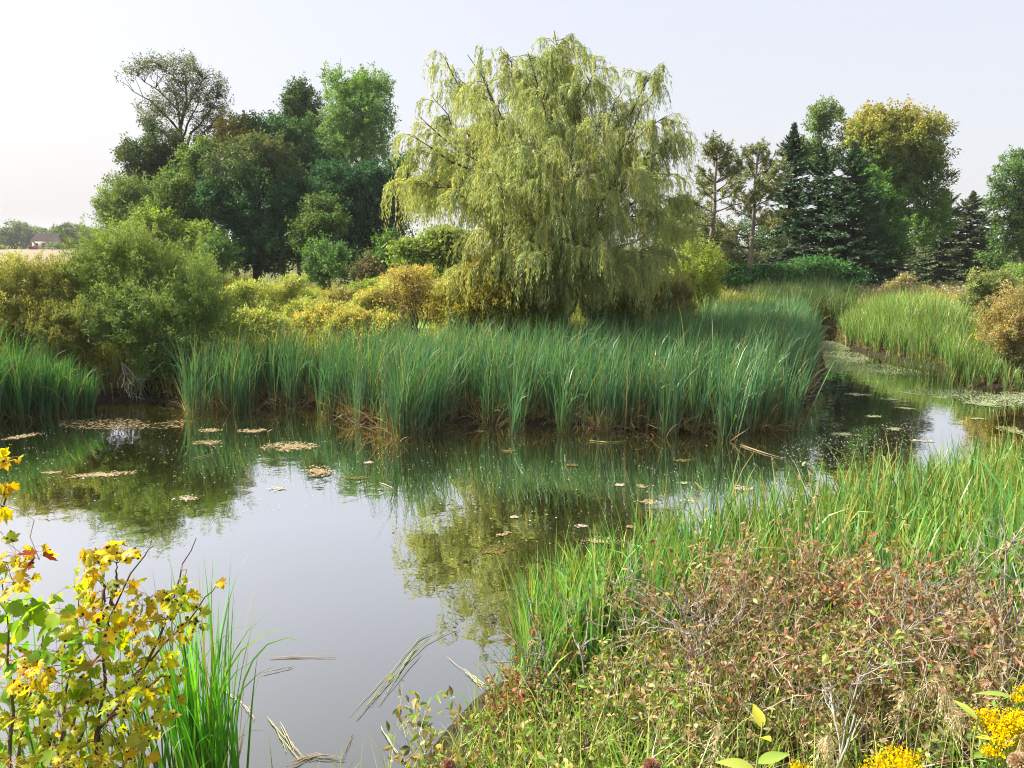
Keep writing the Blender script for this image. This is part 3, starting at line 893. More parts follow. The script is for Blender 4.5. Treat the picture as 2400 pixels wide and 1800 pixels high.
broadleaf("round_willow_bush", "rounded yellow green willow bush right of the great willow", "shrub", 69, 1505, 31,
          [(1508, 555, 36, 30, 0), (1495, 590, 44, 30, -1), (1525, 590, 34, 30, 0), (1500, 625, 56, 24, 0), (1475, 600, 30, 30, 0)],
          [(.15, .19, .05), (.18, .215, .055), (.13, .17, .045)], clumps=420, k=38, clump_r=.32, L=.12, W=.045, stems=9, trunk_r=.05, mat=M_SHRUB, parts=("stems", "foliage"))
grpS = "broad leaved bushes under the pines"
for i, (u, lob, lab) in enumerate([
    (1790, [(1770, 580, 56, 26, 0), (1815, 595, 40, 26, -1), (1760, 605, 60, 22, 0)], "widest dome of layered green leaves below the spruces"),
    (1690, [(1690, 590, 44, 24, 0), (1680, 610, 44, 18, 0)], "layered green bush between the slim pine trunk and the widest leafy dome"),
    (1590, [(1595, 590, 36, 22, 0), (1570, 608, 30, 18, 0), (1610, 612, 34, 14, 0)], "layered green bush between the two pine trunks")]):
    broadleaf("sumac_bush", lab, "shrub", 71 + i, u, 39.5 - i * .6, lob, [(.045, .105, .040), (.058, .125, .046), (.038, .088, .036)], clumps=300, k=34, clump_r=.36, L=.22, W=.085, shoot=0, flat=.28, droop=.45,
              upn=1.0, stems=6, trunk_r=.05, group=grpS, parts=("stems", "foliage"))

# ------- the great willow
rng = np.random.default_rng(100)
SCALE = 1.0
WY = 23.5
wb = P(1210, 660, WY); wb[2] = hz(wb[0], WY)
wil = thing("willow_tree", wb, "great pale green weeping willow with hanging strands at the centre of the scene", "tree")
trk = MB()
fork = P(1200, 560, WY)
tr_p = np.array([wb + [0, 0, -.2], wb * .6 + fork * .4 + [.1, 0, 0], P(1203, 585, WY), fork])
tr_p = np.array([[np.interp(s, np.linspace(0, 1, 4), tr_p[:, i]) for i in range(3)] for s in np.linspace(0, 1, 8)])
tubes(trk, tr_p, np.interp(np.linspace(0, 1, 8), [0, .15, 1], [.30, .24, .17]), 10)
ends = [(960, 125, 0), (1010, 118, -2), (1080, 108, 2), (1140, 112, -1), (1197, 66, 0), (1190, 96, -.6), (1215, 100, .5), (1235, 140, 2), (1290, 140, -2), (1350, 185, 1), (1415, 160, 0), (1425, 185, -.5), (1485, 285, .5), (1470, 295, 0),
        (1440, 250, -3), (905, 250, 0), (930, 205, 2), (885, 350, 1), (872, 400, -2), (900, 300, -3), (1455, 430, -1), (1450, 380, 3),
        (1050, 220, -5), (1180, 190, -6), (1300, 270, -5.5), (1000, 330, -6), (1130, 330, -7), (1250, 400, -7), (1380, 370, -5), (960, 420, -5), (1080, 430, -7),
        (1150, 150, 5), (1020, 210, 5), (1320, 230, 5), (1400, 330, 5), (960, 330, 5), (1200, 250, 6), (1200, 470, -7), (1330, 470, -6), (1050, 500, -6), 
        (1420, 470, -3), (1100, 260, 0), (1260, 200, 0), (1350, 300, 0), (1000, 270, 0), (1180, 130, 0), (1100, 545, -7), (1290, 540, -7.5), (1455, 560, 0), (1468, 500, 2), (1010, 590, -4), (1400, 560, -5), (885, 440, 2), (1180, 560, -8), (1060, 380, -6.5), (1200, 320, -7), (1160, 420, -7.5), (1330, 590, -6), (900, 400, -4), (1040, 160, -3), (1240, 125, 3), (1120, 120, 3), (980, 160, 3)]
limbs, lr = [], []
nodes, ndir = [], []
sec_p, sec_r = [], []
ends += [(1100, 600, -4.5), (1250, 610, -4.5), (1180, 600, -5.2), (1380, 610, -4), (1050, 575, -4), (1300, 620, -3), (1150, 500, -5.5), (1240, 520, -5.5)]
for (u, v, dy) in ends:
    e = P(u, v, WY + dy * .62)
    f = rng.uniform(.35, 1)
    a = tr_p[int(f * 7)]
    if e[2] > 5.5 and rng.random() < .55: a = fork + (np.array([0, 0, 1.]) + (e - fork) * .05) * rng.uniform(.15, 1.4)
    up = .16 if e[2] < 5.5 else .07
    pl = curve(a, e, 9, up, .018, rng)
    limbs.append(pl); lr.append(np.linspace(.072 if e[2] > 4.5 else .05, .010, 9))
    dl = e - a
    for g in range(14):
        ff = rng.uniform(.5, 1)
        nodes.append([np.interp(ff, np.linspace(0, 1, 9), pl[:, i]) for i in range(3)]); ndir.append(nrm(dl * np.array([1, 1, .2]) + rng.normal(0, .4, 3)))
    for s_ in range(15):
        f = rng.uniform(.28, 1.0)
        q_ = np.array([np.interp(f, np.linspace(0, 1, 9), pl[:, i]) for i in range(3)])
        hd = nrm(dl * np.array([1, 1, .25]) / np.linalg.norm(dl) + rng.normal(0, .7, 3) * np.array([1, 1, .5]) + np.array([0, 0, .25]))
        L_ = rng.uniform(.5, 1.35) * (1.15 - .55 * f)
        e2 = q_ + hd * L_ + np.array([0, 0, -.12 * L_])
        p2 = curve(q_, e2, 5, .12, .03, rng)
        sec_p.append(p2); sec_r.append(np.linspace(.012, .004, 5))
        for g in range(9):
            ff = rng.uniform(.15, 1)
            nodes.append([np.interp(ff, np.linspace(0, 1, 5), p2[:, i]) for i in range(3)]); ndir.append(hd)
limbs.append(curve(tr_p[4], P(1140, 640, WY - 1), 9, .1, .02, rng)); lr.append(np.linspace(.045, .012, 9))
limbs.append(curve(tr_p[3], P(1120, 615, WY - 1), 9, .12, .02, rng)); lr.append(np.linspace(.045, .012, 9))
tubes(trk, np.array(limbs), np.array(lr), 6)
tubes(trk, np.array(sec_p), np.array(sec_r), 4)
trk.build("trunk", M_BARK, wil)
nodes = np.array(nodes); ndir = np.array(ndir)
n = len(nodes)
h = nrm(ndir + rng.normal(0, .45, (n, 3)))
Ls = rng.uniform(.3, 1.0, n) * np.where(rng.random(n) < .14, 1.9, 1.0)
zlim = nodes[:, 2] - (hz(nodes[:, 0], nodes[:, 1]) + .9 + rng.random(n) * .7)
Ls = np.minimum(Ls, np.maximum(zlim, .25))
k = 50
t = (rng.random((n, k)) * .95 + .05)
tt = t[..., None]
pos = nodes[:, None, :] + h[:, None, :] * (Ls[:, None, None] * .5) * (1 - (1 - tt) ** 2) * np.array([1, 1, .35])
pos[..., 2] += Ls[:, None] * (.10 * t - .95 * t ** 1.9)
tang = nrm(h[:, None, :] * (1 - tt) * np.array([1, 1, .35]) + np.array([0, 0, -1.]) * (1.8 * tt ** .9 - .1))
ax = nrm(tang + rng.normal(0, .24, (n, k, 3)) + np.array([0, 0, -.2]))
pos += rng.normal(0, .02, pos.shape)
cl = np.array([(.33, .40, .155), (.385, .43, .15), (.41, .425, .13), (.29, .375, .16)])
sc_ = cl[rng.integers(0, 4, n)] * np.exp(rng.normal(0, .12, (n, 1)))
yl = np.clip((1180 - (nodes[:, 0] / nodes[:, 1] * F + CX)) / 300, 0, 1)[:, None]      # sunlit side of the crown: warm light painted into the leaf colour
sc_ = sc_ * (1 - yl) + yl * sc_ * np.array([1.05, 1.02, .84])
cols = np.repeat(sc_, k, 0) * np.exp(rng.normal(0, .10, (n * k, 1)))
ln = rng.uniform(.07, .135, n * k)
mb = MB()
place(mb, *DIAMOND, pos.reshape(-1, 3), ax.reshape(-1, 3), sph(n * k, rng), ln, ln * .155, cols)
mb.build("foliage", M_WILLOW, wil)

# ------------------------------------------------------------------ pond side shrubs
def px_shrub(*a, **k):
    return shrub(*a, **k)


WLEAF = [(.085, .135, .05), (.105, .155, .055), (.07, .115, .045), (.12, .165, .055)]
px_shrub("willow_shrub", "big rounded green willow shrub overhanging the dark water of the far bank", 200, 320, 19.6,
         [(270, 594, 80, 62, .5), (350, 579, 80, 56, .2), (215, 574, 50, 44, .6), (300, 534, 60, 30, .4), (420, 644, 70, 54, 0), (250, 674, 90, 60, .2), (340, 674, 90, 64, -.5),
          (440, 714, 54, 44, -.2), (360, 728, 80, 50, -.7), (270, 728, 70, 46, -.4), (200, 644, 50, 50, .5), (400, 614, 60, 44, .9), (180, 604, 36, 40, .6), (450, 674, 46, 40, .6),
          (350, 798, 60, 26, -.8), (310, 838, 60, 18, -.6), (225, 833, 50, 24, -.5), (392, 808, 36, 40, -.3), (275, 866, 56, 9, -.9)],
         WLEAF, clumps=1900, k=44, clump_r=.15, L=.085, W=.021, stems=26, trunk_r=.045, twigs=420, flat=.9, droop=.0, amp=.34, tip=(700, 490, (.24, .30, .085), .6), gap=-.8, gscale=2.6, shoot=.72, bumps=9)  # tip colour paints the sunlit top of the shrub into its leaves
px_shrub("willow_shrub", "yellowish loose willow shrub with dark bare stems next to the big rounded one", 201, 60, 19.4,
         [(40, 618, 60, 45, .4), (100, 608, 50, 39, .6), (150, 638, 40, 45, .4), (60, 698, 80, 54, -.1), (140, 718, 60, 54, -.3), (20, 758, 60, 45, -.2), (110, 778, 70, 39, -.5), (10, 658, 40, 54, 0), (180, 788, 40, 36, -.4)],
         [(.15, .165, .055), (.12, .145, .05), (.18, .17, .055), (.10, .115, .045)], clumps=1100, k=44, clump_r=.16, L=.08, W=.020, stems=30, trunk_r=.035, twigs=420, flat=.9, droop=.0,
         amp=.3, tip=(720, 540, (.34, .36, .14), .7), gap=-.75, gscale=3.0)
px_shrub("willow_shrub", "pale yellow green shrub cut by the frame edge behind the loose willow shrub", 202, -40, 22,
         [(-20, 608, 60, 45, 0), (40, 588, 40, 27, 0), (-60, 658, 70, 54, 0), (20, 648, 50, 45, 0)], YG, clumps=420, k=40, clump_r=.2, L=.085, W=.026, stems=14)
px_shrub("yellow_shrub", "small yellow leaved shrub glimpsed between the two willow shrubs", 203, 172, 21.2,
         [(178, 600, 26, 30, 0), (165, 650, 30, 36, 0)], [(.30, .23, .05), (.24, .22, .055)], clumps=170, k=34, clump_r=.16, L=.08, W=.03, stems=7)

grpY = "meadow shrubs between the wood and the cattails"
MEADOW = [
    ("tall yellow green leafy shrub at the edge of the meadow nearest the big willow shrub", 600, 28, [(600, 600, 36, 26, 0), (630, 585, 26, 18, 0), (575, 625, 34, 26, 0), (615, 640, 44, 26, 0)], YG),
    ("feathery yellow green shrub right behind the big rounded willow shrub", 530, 24, [(530, 600, 32, 26, 0), (560, 640, 40, 30, 0), (520, 650, 40, 36, 0), (500, 615, 30, 26, 0)], YG),
    ("low olive shrub among the tall weeds behind the cattails, left of the russet one", 660, 25, [(660, 640, 40, 26, 0), (690, 655, 34, 20, 0), (640, 660, 40, 22, 0)], YG),
    ("russet brown shrub in the middle of the meadow", 755, 27, [(740, 612, 40, 20, 0), (775, 622, 34, 18, 0), (720, 630, 30, 18, 0)], RD + YG),
    ("orange yellow shrub left of the small dark twigged tree", 820, 26, [(820, 615, 44, 24, 0), (850, 600, 30, 20, 0), (790, 635, 40, 20, 0)], OR + YG + YG),
    ("tall golden orange shrub behind the small dark twigged tree", 880, 29, [(880, 575, 40, 26, 0), (905, 600, 40, 26, 0), (865, 610, 40, 26, 0), (910, 560, 26, 16, 0)], OR),
    ("yellow shrub at the outer foot of the willow curtain, above the lawn patch", 975, 25.5, [(975, 600, 40, 26, 0), (1000, 580, 34, 22, 0), (960, 625, 40, 20, 0)], OR + YG),
    ("green shrub under the trailing strands on the far side of the willow trunk", 1330, 22.3, [(1330, 640, 44, 30, 0), (1370, 655, 36, 24, 0), (1300, 660, 40, 24, 0)], [(.09, .125, .045), (.12, .14, .05)]),
    ("olive brown shrub between the willow and the far cattails", 1440, 24.5, [(1440, 620, 40, 34, 0), (1470, 640, 34, 24, 0), (1415, 650, 30, 24, 0)], [(.15, .14, .065), (.12, .13, .055)]),
    ("russet tinted low shrub right of the willow's trailing strands", 1395, 27, [(1390, 610, 30, 18, 0), (1420, 600, 30, 20, 0)], [(.19, .14, .08), (.13, .14, .06)]),
    ("yellow green shrub above the short cattails right of the big willow shrub", 545, 22.5, [(540, 660, 40, 26, 0), (580, 670, 40, 22, 0)], YG),
    ("yellow green leafy shrub before the very dark trees, level with the bright bush", 680, 32, [(650, 612, 34, 18, 0), (690, 620, 40, 18, 0), (615, 618, 30, 16, 0)], YG + LG),
    ("ochre low shrub directly behind the cattails left of the twigged tree", 790, 22.3, [(780, 660, 44, 18, 0), (830, 668, 36, 14, 0), (740, 668, 34, 14, 0)], OR + YG),
    ("pale yellow weedy shrub between the olive one and the ochre one", 705, 23.5, [(700, 645, 40, 22, 0), (670, 665, 34, 16, 0), (735, 655, 30, 18, 0)], YG + OR),
    ("light green leafy shrub rising above the russet one", 800, 30, [(800, 590, 34, 18, 0), (770, 600, 30, 16, 0), (835, 598, 26, 16, 0)], LG + YG),
    ("olive rounded shrub low behind the cattails below the willow trunk", 1150, 21.6, [(1150, 660, 44, 22, 0), (1180, 675, 40, 18, 0)], [(.13, .15, .05), (.16, .165, .05)]),
]
for i, (lab, u, y_, lob, pal) in enumerate(MEADOW):
    lob = [(l[0], l[1] + (36 if u < 1000 else 8), l[2] * 1.05, l[3] * .72, l[4]) for l in lob]; vb = max(l[1] for l in lob); lob = lob + [(u - 26, vb + 20, 40, 22, 0), (u + 28, vb + 22, 40, 22, -.2)]
    shrub("meadow_shrub", lab, 220 + i, u, y_, lob, [tuple(np.array(p_) * 1.12) for p_ in pal], clumps=420, k=40, clump_r=.2, L=.085, W=.03, stems=16, trunk_r=.03, twigs=160, flat=.9, droop=-.05, amp=.32, gap=-.9, gscale=2.5, group=grpY)
shrub("autumn_shrub", "broad golden brown shrub with fanned dark stems standing before the willow", 240, 1045, 21.4,
      [(1040, 600, 60, 34, 0), (1000, 700, 60, 26, -.3), (1080, 700, 60, 24, -.3), (1000, 640, 60, 40, 0), (1075, 640, 64, 40, -.3), (1020, 680, 70, 30, -.3), (1100, 670, 50, 34, 0), (1060, 570, 36, 18, .3), (965, 670, 30, 30, 0), (1120, 620, 40, 24, .4)],
      [(.21, .18, .05), (.17, .165, .05), (.14, .155, .045)], clumps=900, k=40, clump_r=.17, L=.075, W=.026, stems=44, trunk_r=.022, twigs=420, flat=1, droop=-.1, amp=.32,
      tip=(680, 570, (.44, .35, .10), .5), gap=-.7, gscale=3)
shrub("twiggy_tree", "small thin tree with dark bare twigs and few orange leaves before the lawn patch", 241, 890, 21.8,
      [(885, 610, 40, 24, 0), (860, 640, 34, 20, 0), (915, 640, 34, 22, 0), (890, 660, 40, 20, 0)], OR + RD, cat="tree", clumps=200, k=14, clump_r=.22, L=.075, W=.03, stems=12, trunk_r=.04,
      twigs=190, gap=-.6, gscale=3, parts=("trunk", "crown"), twig_r=.012)
grpRB = "shrubs of the right bank"
shrub("bank_shrub", "rounded grey green shrub on the right bank below the last spruces", 250, 2150, 28,
      [(2140, 620, 36, 26, 0), (2165, 640, 44, 30, 0), (2120, 645, 30, 22, 0), (2190, 620, 30, 22, 0)], [(.14, .165, .075), (.17, .19, .085), (.11, .14, .06)], clumps=420, k=38, clump_r=.22, L=.09, W=.035,
      stems=12, amp=.3, group=grpRB)
shrub("bank_shrub", "orange brown twiggy shrub at the frame edge on the right bank", 251, 2200, 21,
      [(2190, 690, 44, 40, 0), (2220, 660, 40, 34, 0), (2170, 730, 36, 34, 0), (2210, 760, 50, 36, 0), (2250, 710, 50, 60, 0)], [(.22, .18, .095), (.19, .165, .085), (.17, .175, .08)], clumps=620, k=34, clump_r=.16,
      L=.07, W=.024, stems=30, trunk_r=.02, twigs=300, gap=-.8, gscale=3, amp=.3, group=grpRB)
shrub("bank_shrub", "bushy bright green shrub behind the orange brown one at the frame edge", 252, 2225, 30,
      [(2220, 610, 44, 30, 0), (2200, 640, 30, 26, 0)], LG, clumps=240, k=36, clump_r=.22, L=.09, W=.04, stems=9, group=grpRB)
shrub("pale_shrub", "small cream flowered shrub beyond the far cattails under the dark spruces", 253, 1950, 37.5,
      [(1950, 622, 26, 16, 0), (1972, 634, 24, 12, 0), (1920, 638, 24, 10, 0)], [(.30, .26, .19), (.22, .22, .12), (.16, .17, .07)], clumps=200, k=34, clump_r=.25, L=.1, W=.05, stems=9)
shrub("yellow_bush", "low yellow green clipped bush before the half hidden grey car", 254, 2003, 39,
      [(2000, 630, 30, 13, 0), (2040, 630, 30, 12, 0), (2015, 638, 44, 12, 0)], [(.20, .22, .04), (.15, .19, .04)], clumps=200, k=34, clump_r=.22, L=.09, W=.05, stems=9)

# dead grey limbs in the hollow below the big shrub
def twiggy(rng, a, d, L, r, lev, segs, dec=.62, spread=.7, nch=(2, 4), up=.1, tips=None, maxlev=None):
    maxlev = lev if maxlev is None else maxlev
    m = 5
    p = np.zeros((m, 3)); p[0] = a
    dd = nrm(np.asarray(d, float))
    for i in range(1, m):
        dd = nrm(dd + rng.normal(0, .16, 3) + np.array([0, 0, up * .15]))
        p[i] = p[i - 1] + dd * L / (m - 1)
    segs.append((p, np.linspace(r, r * .62, m)))
    if lev == 0:
        if tips is not None: tips.append((p, dd))
        return
    for c in range(rng.integers(*nch)):
        f = rng.uniform(.35, 1.0)
        q_ = np.array([np.interp(f, np.linspace(0, 1, m), p[:, i]) for i in range(3)])
        nd_ = nrm(dd + rng.normal(0, spread, 3) + np.array([0, 0, up]))
        twiggy(rng, q_, nd_, L * dec * rng.uniform(.7, 1.2), r * .6, lev - 1, segs, dec, spread, nch, up, tips, maxlev)


def build_segs(segs, mb, sides=4, col=(.2, .15, .1)):
    if not segs: return
    tubes(mb, np.array([s[0] for s in segs]), np.array([s[1] for s in segs]), sides, col)


M_GREY = bark_mat("bleached_twig", (.16, .145, .13), (.36, .34, .31), 40)
rng = np.random.default_rng(300)
segs = []
b0 = P(262, 782, 18.2)
for e in [(300, 840), (330, 835), (345, 855), (285, 815)]:
    twiggy(rng, b0, P(*e, 18.0) - b0, .75, .012, 2, segs, .6, .45, (2, 4), -.15)
mb = MB(); build_segs(segs, mb)
o = mb.build("dead_limb", bark_mat("grey_limb", (.10, .09, .08), (.22, .20, .18), 40)); tag(o, "bleached dead limb hanging over the dark hollow under the big willow shrub", "branch")

# ------------------------------------------------------------------ reeds and grasses
def ribbons(mb, rng, base, L, W, az, lean, bend, c0, c1, c2=None, seg=6, bpow=2.0, twist=None):
    n = len(base)
    s = np.linspace(0, 1, seg + 1)
    ang = lean[:, None] + bend[:, None] * s[None] ** bpow
    ds = L / seg
    sx = np.zeros((n, seg + 1)); sz = np.zeros((n, seg + 1))
    am = (ang[:, 1:] + ang[:, :-1]) / 2
    sx[:, 1:] = np.cumsum(np.sin(am) * ds[:, None], 1); sz[:, 1:] = np.cumsum(np.cos(am) * ds[:, None], 1)
    d = np.stack([np.cos(az), np.sin(az), 0 * az], -1)
    c = base[:, None, :] + d[:, None, :] * sx[..., None]
    c[..., 2] += sz
    fa = rng.random(n) * pi if twist is None else twist
    sd = np.stack([np.cos(fa), np.sin(fa), 0 * fa], -1)[:, None, :] + rng.normal(0, .15, (n, 1, 3))
    ta = np.stack([d[:, None, 0] * np.sin(ang), d[:, None, 1] * np.sin(ang), np.cos(ang)], -1)
    sd = nrm(sd - ta * (sd * ta).sum(-1, keepdims=True))
    wd = W[:, None] * np.clip(np.minimum(.55 + s * 2.0, 1.0) * (1 - s ** 3.2), .04, 1) * .5
    V = np.stack([c - sd * wd[..., None], c + sd * wd[..., None]], 2)
    i = np.arange(seg)[:, None] * 2
    q = np.concatenate([i, i + 1, i + 3, i + 2], 1)
    q = (q[None] + (np.arange(n) * (seg + 1) * 2)[:, None, None]).reshape(-1, 4)
    S = s[None, :, None]
    if c2 is None: c2 = c1
    col = np.where(S < .4, c0[:, None] + (c1 - c0)[:, None] * (S / .4), c1[:, None] + (c2 - c1)[:, None] * ((S - .4) / .6))
    col = np.repeat(col[:, :, None, :], 2, 2)
    mb.add(V.reshape(-1, 3), q, None, col.reshape(-1, 3))


def in_poly(rng, n, poly, grow=0.0):
    poly = np.asarray(poly)
    lo, hi = poly.min(0), poly.max(0)
    out = np.zeros((0, 2))
    while len(out) < n:
        p = lo + rng.random((n * 3, 2)) * (hi - lo)
        p = p[poly_dist(p[:, 0], p[:, 1], poly) < grow]
        out = np.concatenate([out, p])
    return out[:n]


def jitter(c, n, rng, s=.12, s2=.05):
    c = np.asarray(c, float)
    c = c[rng.integers(0, len(c), n)] * np.exp(rng.normal(0, s, (n, 1))) * np.exp(rng.normal(0, s2, (n, 3)))
    g_ = c.mean(1, keepdims=True)
    return np.clip(g_ + (c - g_) * 1.15, .003, .85)


CAT = [(.062, .150, .085), (.080, .172, .090), (.050, .125, .082), (.105, .19, .080), (.070, .16, .09)]
CATY = [(.10, .19, .05), (.13, .215, .055), (.075, .16, .05), (.17, .21, .06)]
BASEC = [(.16, .16, .06), (.22, .18, .08), (.12, .14, .05)]


def cattails(name, label, seed, centers, H, pal, group=None, per=(8, 13), W=.020, lean=.13, bend=.55, wind=(0.0, .0), dead=.5, dead_len=.55, fan=.05, waterline=None, spread=None, kind="stuff", cat="cattails",
             seg=6, hvar=.2, tipc=None, brown=True, parent=None):
    """clumps of strap leaves fanning from shared bases; dead tan leaves slumped round the feet"""
    rng = np.random.default_rng(seed)
    centers = np.asarray(centers, float)
    nc = len(centers)
    kk = rng.integers(per[0], per[1], nc)
    ci = np.repeat(np.arange(nc), kk); n = len(ci)
    ang = rng.random(n) * 2 * pi; rad = fan * np.sqrt(rng.random(n))
    b = np.zeros((n, 3)); b[:, 0] = centers[ci, 0] + np.cos(ang) * rad; b[:, 1] = centers[ci, 1] + np.sin(ang) * rad
    b[:, 2] = np.maximum(hz(b[:, 0], b[:, 1]), -.12) - .02
    Hc = np.broadcast_to(H, (nc,)) * np.exp(rng.normal(0, hvar * .6, nc))
    L = Hc[ci] * (1.1 - .55 * rng.random(n) ** 1.6) - np.minimum(b[:, 2], 0)
    ln = np.abs(rng.normal(0, lean, n)) + .02
    caz = rng.random(nc) * 2 * pi
    az = np.where(rng.random(n) < .5, ang, caz[ci] + rng.normal(0, .9, n))
    dx = np.cos(az) * ln + wind[0]; dy = np.sin(az) * ln + wind[1]
    az = np.arctan2(dy, dx); ln = np.hypot(dx, dy)
    bd = np.abs(rng.normal(0, bend, n)) + .05
    bd = np.where(rng.random(n) < .10, bd + rng.uniform(.8, 1.8, n), bd)
    c1 = jitter(pal, n, rng) * np.exp(rng.normal(0, .14, nc))[ci][:, None]
    c1 = c1 * np.exp(.22 * wav(b[:, 0], b[:, 1], .9, seed))[:, None]
    yw = rng.random(n) < .05
    c1[yw] = jitter([(.28, .27, .11), (.24, .20, .10)], yw.sum(), rng)
    c0 = c1 * .35 + jitter(BASEC, n, rng) * .65
    c2 = c1 * np.array([1.55, 1.38, 1.1])
    if tipc is not None:
        f = (rng.random(n) < .3)[:, None] * rng.random((n, 1))
        c2 = c2 * (1 - f) + np.asarray(tipc) * f
    mb = MB()
    ribbons(mb, rng, b, L, W * rng.uniform(.7, 1.2, n), az, ln, bd, c0, c1, c2, seg, 3.4)
    nd_ = int(n * dead)
    if nd_:
        pk = rng.integers(0, n, nd_)
        b2 = b[pk] + rng.normal(0, .05, (nd_, 3)) * np.array([1, 1, 0])
        L2 = dead_len * rng.uniform(.4, 1.3, nd_)
        cd = jitter([(.34, .25, .14), (.42, .32, .19), (.20, .14, .08), (.27, .21, .10)], nd_, rng, .2)
        ribbons(mb, rng, b2, L2, W * .75 * rng.uniform(.6, 1.2, nd_), rng.random(nd_) * 2 * pi, rng.uniform(.05, 1.2, nd_), rng.uniform(0, 1.4, nd_), cd * .8, cd, cd * 1.1, 4, 1.5)
    o = mb.build(name, M_REED, parent)
    if parent is None: tag(o, label, cat, group, kind)
    return o


def world(pts):
    return np.array([G(u, v)[:2] for u, v in pts])


BED = world([(393, 892), (480, 890), (560, 886), (640, 884), (700, 889), (765, 920), (850, 948), (900, 945), (950, 926), (1000, 918), (1100, 928), (1200, 926), (1300, 934), (1450, 934), (1590, 945), (1640, 935),
             (1680, 924), (1712, 895), (1742, 855), (1760, 800), (1752, 752), (1735, 714), (1640, 716), (1560, 740), (1480, 778), (1380, 812), (1200, 832), (900, 842), (600, 848), (395, 852)])
rng = np.random.default_rng(310)
c = in_poly(rng, 3300, BED)
edge = -poly_dist(c[:, 0], c[:, 1], BED)
# ragged front: clumps thin out at the water's edge
keep = (edge > .35) | (wav(c[:, 0], c[:, 1], 3.1, 5) > -.25)
c = c[keep]
Hc = np.where(c[:, 0] < -4.5, 1.56, 1.54) * (1 - .055 * np.clip(-poly_dist(c[:, 0], c[:, 1], BED), 0, 2.6)) * (1 - .06 * wav(c[:, 0], c[:, 1], 1.3, 9)) * np.clip(1.0 - (c[:, 1] - 20) * .012, .8, 1.05)
cattails("cattail_bed", "long bed of tall blue green cattails with tan dead feet along the far bank", 311, c, Hc, CAT, wind=(.03, 0), dead=1.25, fan=.12, lean=.065, bend=.6, dead_len=.75)
# individual clumps standing forward of the bed
fronts = [(868, 948, 1.75), (912, 938, 1.7), (948, 930, 1.8), (1118, 934, 1.75), (1222, 932, 1.6), (1440, 940, 1.65), (1562, 948, 1.8), (1580, 950, 1.7), (420, 896, 1.65), (520, 893, 1.5), (1700, 925, 1.6), (700, 895, 1.6)]
labs = ["dense cattail clump farthest out in the water on the bulge of the cattail bed", "cattail clump just right of the one farthest out on the bulge of the bed", "tall upright cattail clump on the right flank of the bulge in the bed",
        "cattail clump with spread leaves standing alone below the willow trunk", "slim cattail clump right of the lone one below the willow trunk", "pale footed cattail clump standing before the bed's widest straight front",
        "tall cattail clump near the right hand corner of the big bed", "leaning cattail clump at the right hand corner of the big bed", "cattail clump at the left end of the big bed beside the dark hollow",
        "short cattail clump near the left end of the big bed", "cattail clump on the turn of the big bed towards the channel", "cattail clump where the big bed begins to bulge into the water"]
for i, ((u, v, h_), lab) in enumerate(zip(fronts, labs)):
    r_ = np.random.default_rng(330 + i)
    g = G(u, v)
    cc = g[:2] + r_.normal(0, .10, (6, 2))
    cattails("cattail_clump", lab, 340 + i, cc, h_, CAT, group="cattail clumps standing out of the big bed", wind=(.05, 0), kind=None, cat="cattail clump", dead=.35, fan=.06)
# fallen and slanting straw at the foot of the bed
LEFTB = world([(-80, 930), (20, 918), (70, 906), (140, 900), (196, 894), (190, 882), (80, 884), (-80, 896)])
c = in_poly(rng, 190, LEFTB)
uu = c[:, 0] / c[:, 1] * F + CX
cattails("cattail_bed", "small bright green cattail bed at the left edge of the far bank", 312, c, np.clip(1.55 - (uu) / 200 * .75, .7, 1.6), [(.055, .15, .06), (.05, .13, .065), (.075, .17, .06)], wind=(.08, 0), dead=.3, per=(9, 14))
RIGHTB = world([(1812, 718), (1834, 750), (1902, 770), (1962, 782), (2032, 797), (2090, 837), (2140, 845), (2210, 846), (2215, 815), (2160, 775), (2090, 740), (1960, 712), (1850, 706)])
c = in_poly(rng, 2300, RIGHTB)
c = c[(c[:, 0] / c[:, 1] * F + CX < 2090) | (rng.random(len(c)) < .45)]
inl = -poly_dist(c[:, 0], c[:, 1], RIGHTB)
cattails("cattail_bed", "lighter green cattail bed on the right bank across the channel", 313, c, (1.0 + .45 * np.clip(inl / 2.0, 0, 1)) * (1 - .10 * wav(c[:, 0], c[:, 1], .9, 4)) * np.clip(1 - (c[:, 0] / c[:, 1] * F + CX - 2060) / 350, .55, 1), [(.14, .24, .075), (.11, .21, .07), (.18, .26, .08), (.09, .18, .065)],
         dead=.35, W=.024, per=(7, 11), seg=5, tipc=(.30, .24, .10))
ENDB = world([(1700, 716), (1745, 715), (1775, 711), (1818, 720), (1850, 704), (1760, 690), (1660, 690), (1600, 712)])
c = in_poly(rng, 1100, ENDB)
cattails("cattail_bed", "darker cattail bed with brown feet closing the far end of the channel", 314, c, 1.6, [(.065, .12, .055), (.09, .145, .06), (.055, .10, .05)], dead=.7, dead_len=.8, W=.028, per=(7, 11), seg=5)
# short reeds in the shallow scum before the right bed
SH = world([(1860, 775), (1930, 800), (2010, 825), (2080, 850), (2060, 815), (1960, 795), (1890, 778)])
c = in_poly(rng, 70, SH)
cattails("reed_shoots", "short thin green reed shoots rising from the scum before the right bank bed", 315, c, .55, CATY, dead=.2, dead_len=.2, per=(2, 6), W=.016, cat="reeds")
